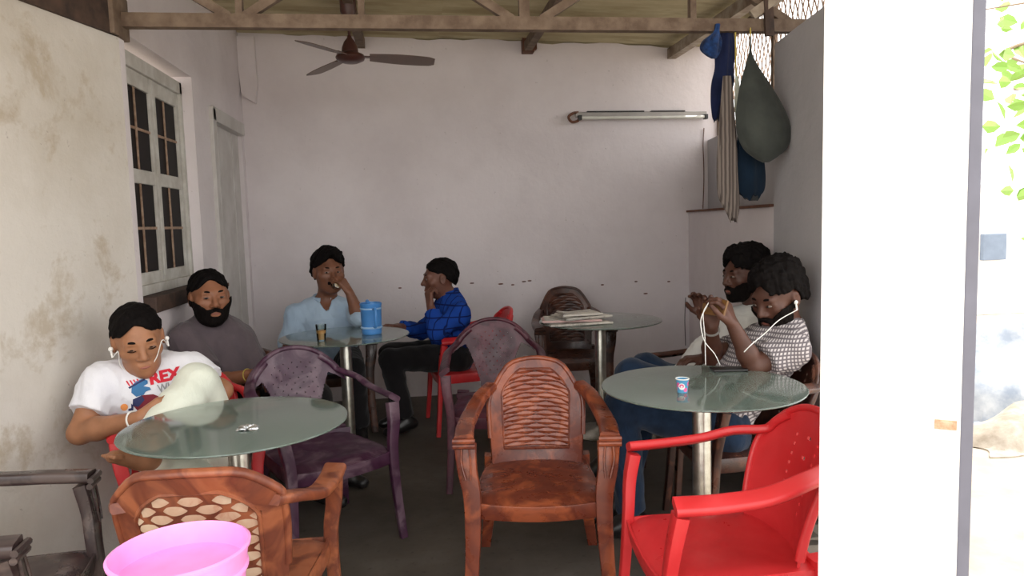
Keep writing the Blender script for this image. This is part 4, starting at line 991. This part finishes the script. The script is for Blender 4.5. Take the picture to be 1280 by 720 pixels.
    V, F = g.mesh(); np_mesh(legs[1], V-off, F, legs[0], root)
    # ---- shoes
    if shoes and not barefoot:
        for a_, t_ in ((anR, toR), (anL, toL)):
            u = unit(t_-a_); g = SDF(np.minimum(a_, t_)-0.14, np.maximum(a_, t_)+0.14, 0.006); hl = a_-u*0.04+np.array((0, 0, -0.035)); tt = t_+np.array((0, 0, -0.004))
            g.cap(hl, tt, 0.044*sc, 0.036*sc, 0.03, ((0, 0, 1.0), 1.2)); g.cap(a_, a_*0.5+t_*0.5, 0.046*sc, 0.034*sc, 0.03)
            V, F = g.mesh(); np_mesh('shoe', V-off, F, shoes, root)
    # ---- hair
    Bm = np.array((hr, hf, hu))
    def to_w(Vl): return hd+hsc*(Vl@Bm)-off
    g = SDF((-0.14, -0.16, -0.14), (0.14, 0.16, 0.19), 0.0045); E3 = (np.zeros(3), np.eye(3))
    th = {'short': 0.011, 'full': 0.026, 'tall': 0.022, 'crop': 0.008}[hair]
    g.ell((0, -0.020, 0.040), (0.078+th*(0.62 if hair != 'short' else 0.35), 0.097+th, 0.083+th*(1 if hair != 'short' else 0.6)), None, 0.02); g.ell((0, -0.045, -0.005), (0.070+th*0.6, 0.065+th*0.8, 0.070), None, 0.03)
    if hair in ('tall', 'full'): g.ell((0, 0.030, 0.098), (0.062, 0.062, 0.036+th*0.4), None, 0.03)
    if hair == 'full': g.ell((0, -0.05, 0.10), (0.07, 0.07, 0.045), None, 0.03)
    x, y, z = g.ax[0][:, None, None], g.ax[1][None, :, None], g.ax[2][None, None, :]
    line = {'short': 0.020, 'full': 0.012, 'tall': 0.018, 'crop': 0.022}[hair]+0.70*y+0.018*np.sin(55*x+20*y)*np.clip(y*12, 0, 1)
    line = np.minimum(line, {'short': 0.096, 'tall': 0.088, 'full': 0.076, 'crop': 0.08}[hair]+0.012*np.cos(30*x)+0*y); g.a = np.maximum(g.a, (line-z).astype(np.float32)*0.8)
    ear = np.sqrt((y-0.004)**2+(z-0.002)**2+0*x)-0.034; g.a = np.maximum(g.a, np.where(np.abs(x) > 0.05, -ear, -1).astype(np.float32))
    if hair in ('full', 'tall'): g.noise(0.005, 95, 1.0); g.noise(0.004, 160, 2.0)
    else: g.noise(0.0032, 85, 1.0); g.noise(0.002, 170, 2.0)
    V, F = g.mesh(); np_mesh('hair', to_w(V), F, 'hair', root)
    # ---- eyebrows, eyes
    for s_ in (-1, 1):
        mb = MB(); pth = [(s_*0.014, 0.0865, 0.0255), (s_*0.026, 0.0870, 0.0300), (s_*0.038, 0.0820, 0.0290), (s_*0.048, 0.0735, 0.0235)]
        mb.tube(cat(pth, 4), 0.0052, 6, [0.8+0.3*math.sin(PI*q/12) for q in range(13)]); V = to_w(np.array(mb.v)); mesh_obj('eyebrow', V, mb.f, 'hair', root, True)
        ec = np.array((s_*0.031, 0.0775, 0.0035)); V, F = sphere_pts((0, 0, 0), 0.0118, 16, 12); V = np.array(V); V = V*np.array((1.15, 1, 0.42 if eyes_open > 0.6 else 0.16))
        eye = mesh_obj('eye', to_w(V+ec+np.array((0, 0.0035, 0))), F, 'eyewhite', root, True)
        V, F = sphere_pts((0, 0, 0), 0.0064, 12, 8); V = np.array(V)*np.array((1, 0.8, 0.70 if eyes_open > 0.6 else 0.35)); mesh_obj('iris', to_w(V+ec+np.array((0.002, 0.0118, 0))), F, 'iris', eye, True)
        if eyes_open <= 0.6:
            mb = MB(); mb.tube(cat([(s_*0.017, 0.0885, -0.0005), (s_*0.031, 0.0905, -0.003), (s_*0.045, 0.0845, -0.0005)], 4), 0.0016, 6); mesh_obj('eyelash', to_w(np.array(mb.v)), mb.f, 'hair', root, True)
    mb = MB(); mb.tube(cat([(-0.022, 0.0905, -0.0675), (-0.008, 0.0955, -0.0660), (0, 0.0952, -0.0668), (0.008, 0.0955, -0.0660), (0.022, 0.0905, -0.0675)], 4), 0.0045, 6, [0.4+0.7*math.sin(PI*q/16) for q in range(17)]); mesh_obj('lips', to_w(np.array(mb.v)), mb.f, 'lip_a', root, True)
    # ---- beard / moustache
    if beard:
        g = SDF((-0.12, -0.10, -0.16), (0.12, 0.14, 0.06), 0.0042); grow = {'full': 0.0075, 'light': 0.0035, 'moustache': 0.0035, 'stubble': 0.002}[beard]
        head_prims(g, E3, 1.0, grow, full); x, y, z = g.ax[0][:, None, None], g.ax[1][None, :, None], g.ax[2][None, None, :]
        mst = np.maximum(np.maximum(np.abs(x)-0.030, np.abs(z+0.049-0.25*np.abs(x)*-1)-0.009), 0.06-y)
        up_ = np.where(np.abs(x) > 0.052, 0.010, -0.052-0.0*x); cheek = z-(-0.050+(0.85 if beard == 'full' else 0.62)*np.clip(np.abs(x)-0.030, 0, 0.06)); jaw = np.maximum(np.maximum(cheek, -(y-0.008)-0.0), -(z+0.135))
        lipz = np.sqrt((x/1.9)**2+(z+0.067)**2+0*y)-0.0125; jaw = np.maximum(jaw, np.where(y > 0.05, -lipz, -1))
        reg = {'full': np.minimum(jaw, mst), 'light': np.minimum(jaw, mst), 'stubble': mst, 'moustache': mst}[beard]
        g.a = np.maximum(g.a, reg.astype(np.float32)); g.noise(0.0012, 190, 0.5); V, F = g.mesh()
        if len(F): np_mesh('beard' if beard in ('full', 'light') else 'moustache', to_w(V), F, 'beard', root)
    if collar:
        cpts = []; ring = 15
        for q in range(ring):
            a = R(205+310*q/(ring-1)-0); a = R(115+310*q/(ring-1)); cpts.append(nk+spine*(0.045-0.015*math.cos(a-PI/2))*1.0+rv*math.cos(a)*0.072*sc+tf*math.sin(a)*0.068*sc+tf*0.012-off)
        MB().sweep(cat(cpts, 3), [(-0.004, -0.022), (0.004, -0.022), (0.006, 0.016), (-0.002, 0.018)], spine).build('collar', top[0], root, True)
    PEOPLE[key] = dict(root=root, HT=HT, hsc=hsc, shirt=shirt, off=off, info=info, J=J, tf=tf, rv=rv, spine=spine, nk=nk)
    return root
def hp(key, p):                          # head-local point to world
    d = PEOPLE[key]; o, B = d['HT']; return o+d['hsc']*(p[0]*B[0]+p[1]*B[1]+p[2]*B[2])
def A3(*v): return np.array(v, float)

# --- A: white printed T-shirt, figure-four sitting, looking down
person('A', 'man in a white printed T-shirt sitting cross-legged with earphones, looking down', dict(f=(0.35, -0.94), pelvis=(-0.955, 3.08, 0.485), neck=at(180, 461, 3.16), head=at(173, 425, 3.05), face=(0.42, -0.85, -0.26), hup=(-0.12, 0, 1),
    shR=at(128, 478, 3.02), shL=at(236, 464, 3.16), elR=at(100, 541, 2.90), wrR=at(176, 523, 2.80), elL=at(277, 488, 3.10), wrL=at(232, 512, 2.98),
    knR=(-0.80, 2.68, 0.46), anR=(-0.86, 2.56, 0.09), toR=(-0.80, 2.42, 0.022), knL=at(247, 481, 2.99), anL=at(176, 572, 2.66), toL=at(143, 571, 2.57)),
    'skin_a', ('tee', 't_shirt'), ('cream', 'trousers'), 0.62, 1.0, 1.05, 'short', None, (dict(d=(0.75, 0.1, 0.35), n=(0.1, 0.9, -0.3), curl=0.5), dict(n=(0, -0.3, -1), curl=0.5)), None, 0.0, 1.08, 0.06, 0.4, barefoot=True)
# --- B: grey T-shirt, beard
person('B', 'bearded man in a grey T-shirt sitting by the window wall', dict(f=(0.72, -0.69), pelvis=(-0.93, 3.97, 0.49), neck=at(261, 404, 4.00), head=at(262, 372, 3.93), face=(0.46, -0.88, 0.02),
    shR=at(232, 424, 3.86), shL=at(298, 420, 4.14), elR=at(268, 480, 3.72), wrR=at(316, 468, 3.60), elL=at(322, 462, 4.02), wrL=at(334, 472, 3.80),
    knR=(-0.58, 3.66, 0.50), anR=(-0.52, 3.62, 0.09), toR=(-0.42, 3.58, 0.035), knL=(-0.55, 3.90, 0.50), anL=(-0.45, 3.88, 0.09), toL=(-0.33, 3.84, 0.035)),
    'skin_b', ('greytee', 't_shirt'), ('blackpants', 'trousers'), 0.72, 1.08, 1.05, 'short', 'full', (dict(n=(0, 0, -1)), dict(n=(0, 0, -1))), 'black', 0.004, 1.12)
# --- C: pale blue shirt, drinking
mC = at(426, 351, 4.86)
person('C', 'man in a pale blue shirt drinking from a glass behind the table', dict(f=(0.15, -0.99), pelvis=(-0.60, 5.06, 0.49), neck=at(407, 380, 5.06), head=at(411, 340, 5.00), face=(0.34, -0.94, -0.02),
    shR=at(371, 394, 5.02), shL=at(443, 392, 5.06), elR=at(359, 430, 4.93), wrR=at(374, 443, 4.74), elL=at(449, 397, 4.78), wrL=at(437, 366, 4.80),
    knR=(-0.72, 4.60, 0.50), anR=(-0.70, 4.62, 0.09), toR=(-0.70, 4.50, 0.035), knL=(-0.42, 4.62, 0.50), anL=(-0.40, 4.66, 0.09), toL=(-0.38, 4.54, 0.035)),
    'skin_c', ('ltblue', 'shirt'), ('blackpants', 'trousers'), 1.12, 1.16, 1.08, 'tall', 'moustache', (dict(n=(0, 0, -1)), dict(d=(-0.50, 0.05, 0.85), n=(-0.7, 0.45, -0.5), t=(0.1, 0.8, 0.4), curl=0.55)), 'black', 0.008, 1.12, collar=True)
# --- D: blue plaid shirt in profile
person('D', 'man in a blue plaid shirt sitting in profile with his hand at his chin', dict(f=(-0.99, -0.12), pelvis=(0.24, 4.96, 0.49), neck=at(563, 374, 4.97), head=at(549, 348, 4.95), face=(-0.98, -0.16, -0.05),
    shR=at(556, 386, 5.13), shL=at(574, 392, 4.79), elR=at(527, 414, 5.08), wrR=at(497, 409, 4.86), elL=at(546, 416, 4.72), wrL=at(538, 382, 4.80),
    knR=(-0.20, 5.00, 0.52), anR=(-0.14, 4.98, 0.10), toR=(-0.26, 4.95, 0.045), knL=(-0.19, 4.78, 0.52), anL=(-0.10, 4.76, 0.10), toL=(-0.22, 4.73, 0.045)),
    'skin_d', ('plaid', 'shirt'), ('blackpants', 'trousers'), 1.80, 1.05, 1.04, 'short', None, (dict(n=(0, 0, -1), curl=0.3), dict(d=(-0.10, 0.15, 1), n=(0.9, 0.5, 0), curl=0.9)), 'black', 0.0, 1.06, collar=True)
# --- E: white shirt, rear man on the right
person('E', 'man in a white shirt raising one hand behind the man in checks', dict(f=(-1.0, -0.04), pelvis=(1.39, 3.58, 0.48), neck=at(955, 388, 3.58), head=at(930, 344, 3.56), face=(-0.97, -0.20, -0.06),
    shR=at(938, 402, 3.76), shL=at(962, 406, 3.42), elR=at(896, 432, 3.66), wrR=at(882, 396, 3.55), elL=at(928, 446, 3.36), wrL=at(880, 448, 3.34),
    knR=at(806, 458, 3.68), anR=(0.96, 3.66, 0.11), toR=(0.84, 3.64, 0.045), knL=at(788, 466, 3.46), anL=(0.95, 3.46, 0.11), toL=(0.83, 3.44, 0.045)),
    'skin_e', ('whiteshirt', 'shirt'), ('jeans', 'jeans'), 0.65, 1.0, 1.05, 'full', 'light', (dict(d=(-0.30, -0.05, 0.95), n=(-0.55, -0.6, 0.1), curl=0.42), dict(n=(0, 0, -1))), 'black', 0.0, 1.06)
# --- F: checked shirt, phone in both hands
phc = at(893, 384, 2.90)
person('F', 'man in a grey checked shirt and jeans holding a phone up with both hands', dict(f=(-1.0, -0.05), pelvis=(1.29, 2.99, 0.475), neck=at(984, 408, 3.06), head=at(971, 371, 3.02), face=(-0.86, -0.36, -0.36),
    shR=at(958, 424, 3.22), shL=at(990, 436, 2.90), elR=at(890, 446, 3.12), wrR=at(889, 408, 3.00), elL=at(942, 458, 2.86), wrL=at(916, 406, 2.86),
    knR=at(806, 500, 3.12), anR=(0.90, 3.14, 0.10), toR=(0.78, 3.13, 0.045), knL=at(778, 506, 2.95), anL=(0.90, 2.97, 0.092), toL=(0.79, 2.99, 0.036)),
    'skin_e', ('check', 'shirt'), ('jeans', 'jeans'), 0.72, 1.0, 1.05, 'full', 'full', (dict(d=(-0.05, -0.25, 1), n=(-0.3, -0.9, 0), curl=0.35), dict(d=(-0.30, 0.10, 0.95), n=(-0.75, 0.65, 0), t=(-0.6, -0.2, 0.5), curl=0.65, tc=0.1)), 'black', 0.0, 1.12)

# ------------------------------------------------------------------ things people hold or wear
def ring(name, c, axis, r, th, mat, label, cat_):
    ax = unit(axis); u = unit(np.cross(ax, (0.3, 0.2, 1))); v = np.cross(ax, u)
    return tag(MB().tube([np.array(c)+r*(math.cos(a)*u+math.sin(a)*v) for a in np.linspace(0, 2*PI, 24, endpoint=False)], th, 6, closed=True).build(name, mat, None, True), label, cat_)
def wrist_of(k, s): J = PEOPLE[k]['J']; w = np.array(J['wr'+s], float); e = np.array(J['el'+s], float); return w+(e-w)*0.12, w-e
c, a = wrist_of('A', 'R'); ring('bracelet', c, a, 0.033, 0.0035, 'white', 'thin white bracelet on the wrist of the man in the printed T-shirt', 'bracelet')
c, a = wrist_of('F', 'R'); ring('bracelet', c, a, 0.033, 0.0055, 'metalgrey', 'thick metal bracelet on the wrist of the man in the checked shirt', 'bracelet')
c, a = wrist_of('B', 'R'); ring('bracelet', c, a, 0.033, 0.003, 'string', 'thin thread bracelet on the wrist of the man in grey', 'bracelet')
def earphones(key, sides, mid, label, extra=()):
    t = tag(empty('earphones', tuple(hp(key, (0, 0, -0.1)))), label, 'earphones'); o = np.array(t.location)
    for s in sides:
        p = hp(key, (s*0.090, 0.010, -0.010)); V, F = sphere_pts(p-o, 0.0095, 10, 8); MB().add(V, F).build('earbud', 'white', t, True)
        q = hp(key, (s*0.090, 0.014, -0.040)); MB().tube([p-o, q-o], 0.0042, 8).build('stem', 'white', t, True)
        pts = [q]+[np.array(m) for m in (mid[0] if s < 0 else mid[1])]; MB().tube(cat([u-o for u in pts], 6), 0.0020, 6).build('cable', 'white', t, True)
    for e in extra: MB().tube(cat([np.array(u)-o for u in e], 6), 0.0020, 6).build('cable', 'white', t, True)
nkA = PEOPLE['A']['nk']; tfA = PEOPLE['A']['tf']
earphones('A', (1, -1), ([at(203, 425, 2.96), at(196, 446, 3.0), at(186, 462, 3.0)], [at(148, 440, 2.98), at(150, 456, 3.0), at(158, 464, 3.02)]), 'white earphones in the ears of the man in the printed T-shirt')
earphones('F', (-1,), ([at(974, 400, 2.86), at(958, 415, 2.83), at(940, 430, 2.80), at(930, 440, 2.80)], []), 'white earphones in the ear of the man in the checked shirt',
    ([at(884, 382, 2.88), at(876, 400, 2.86), at(880, 425, 2.84), at(893, 442, 2.84), at(900, 456, 2.86)], [at(886, 378, 2.88), at(879, 392, 2.87), at(881, 420, 2.87), at(882, 456, 2.88)]))
d_ = unit(phc-CAM); mb = MB(); mb.box((-0.005, -0.072, -0.036), (0.005, 0.072, 0.036), 0.003); ph = mb.build('mobile_phone', 'phone'); ph.location = phc; ph.rotation_euler = (0.0, 0.35, 0.30); tag(ph, 'phone in a tan case held up by the man in the checked shirt', 'phone')
# glass at the lips of the man in pale blue
mo = hp('C', (-0.004, 0.118, -0.062)); dd = unit(PEOPLE['C']['HT'][1][1]*0.95+np.array((0, 0, 0.12)))
tg = tumbler(0, 0, 0, 'small tea glass tipped at the mouth of the man in pale blue'); q = Vector(-dd).to_track_quat('Z', 'Y'); tg.rotation_mode = 'QUATERNION'; tg.rotation_quaternion = q; tg.location = Vector(mo)+Vector(dd)*0.085

# ------------------------------------------------------------------ print on the white T-shirt
pa = PEOPLE['A']; sh_ = pa['shirt']; bvh = BVHTree.FromPolygons([tuple(v.co) for v in sh_.data.vertices], [tuple(p.vertices) for p in sh_.data.polygons])
ctr = at(222, 486, 3.05)-pa['off']; zax = unit(CAM-at(222, 486, 3.05)); zax = unit(zax*0.5+pa['tf']*0.5); xax = unit(np.cross((0, 0, 1), zax)); yax = np.cross(zax, xax)
tl_ = R(9); xax, yax = xax*math.cos(tl_)+yax*math.sin(tl_), yax*math.cos(tl_)-xax*math.sin(tl_)
def stamp(name, V2, F, mat, lift=0.0025):
    bm = bmesh.new(); vs = [bm.verts.new((x, y, 0)) for x, y in V2]
    for f_ in F:
        try: bm.faces.new([vs[i] for i in f_])
        except ValueError: pass
    bmesh.ops.triangulate(bm, faces=bm.faces)
    for _ in range(3):
        ed = [e for e in bm.edges if e.calc_length() > 0.010]
        if not ed: break
        bmesh.ops.subdivide_edges(bm, edges=ed, cuts=1); bmesh.ops.triangulate(bm, faces=bm.faces)
    ok = False
    for v in bm.verts:
        p = ctr+xax*v.co.x+yax*v.co.y+zax*0.4; hit = bvh.ray_cast(Vector(p), Vector(-zax), 1.0)
        if hit[0] is not None: v.co = hit[0]+Vector(zax)*lift; ok = True
        else: v.co = Vector(ctr+xax*v.co.x+yax*v.co.y)
    me = bpy.data.meshes.new(name); bm.to_mesh(me); bm.free(); me.materials.append(M[mat]); o = bpy.data.objects.new(name, me); COL.objects.link(o); o.parent = sh_; return o
def text2(body, x, y, size, mat, name, bold=0.02, sx=1.0):
    cu = bpy.data.curves.new('t', 'FONT'); cu.body = body; cu.size = size; cu.offset = bold*size; cu.resolution_u = 3
    ob = bpy.data.objects.new('t', cu); COL.objects.link(ob); bpy.context.view_layer.update()
    me = ob.evaluated_get(bpy.context.evaluated_depsgraph_get()).to_mesh(); V2 = [(x+v.co.x*sx, y+v.co.y) for v in me.vertices]; F = [tuple(p.vertices) for p in me.polygons]
    ob.to_mesh_clear(); bpy.data.objects.remove(ob); bpy.data.curves.remove(cu); return stamp(name, V2, F, mat)
def poly(pts, mat, name, lift=0.0025): return stamp(name, pts, [tuple(range(len(pts)))], mat, lift)
mm = 3.05/FPX                                   # metres per photo pixel at the chest
def px2(l): return [((x-214)*mm, (490-y)*mm) for x, y in l]
text2('REX', (187-214)*mm, (490-478)*mm, 0.066, 'print_red', 'print_lettering', 0.05, 0.95)
text2('WHITE', (194-214)*mm, (490-490)*mm, 0.046, 'print_grey', 'print_lettering', 0.02, 0.75)
text2('& B', (198-214)*mm, (490-502)*mm, 0.046, 'print_red', 'print_lettering', 0.03, 0.9)
# dinosaur in a top hat and jacket
poly(px2([(166, 482), (168, 474), (173, 470), (180, 469), (185, 472), (185, 476), (180, 478), (186, 481), (187, 484), (181, 485), (178, 488), (170, 488)]), 'print_blue', 'print_figure')
poly(px2([(167, 490), (176, 488), (188, 490), (197, 497), (199, 505), (190, 509), (176, 510), (169, 506), (165, 498)]), 'print_maroon', 'print_figure')
poly(px2([(166, 490), (176, 488), (178, 494), (170, 500), (164, 497)]), 'print_navy', 'print_figure', 0.0035)
poly(px2([(168, 506), (180, 506), (182, 514), (172, 514)]), 'print_navy', 'print_figure', 0.0032); poly(px2([(192, 505), (203, 502), (200, 510), (192, 515), (184, 513)]), 'print_navy', 'print_figure', 0.0032)
poly(px2([(165, 497), (163, 503), (158, 501), (159, 499), (162, 499), (163, 494)]), 'print_navy', 'print_figure', 0.0030)
poly(px2([(155+4*math.cos(a), 496+4*math.sin(a)) for a in np.linspace(0, 2*PI, 12, endpoint=False)]), 'print_orange', 'print_figure')
for q in range(4): poly(px2([(163+3.6*q, 467+0.2*q), (164.6+3.6*q, 467+0.2*q), (166.6+3.3*q, 474-q), (165.2+3.3*q, 474-q)]), 'print_red', 'print_figure')
poly(px2([(164, 475), (182, 469), (183, 471), (165, 477)]), 'print_navy', 'print_figure', 0.003)
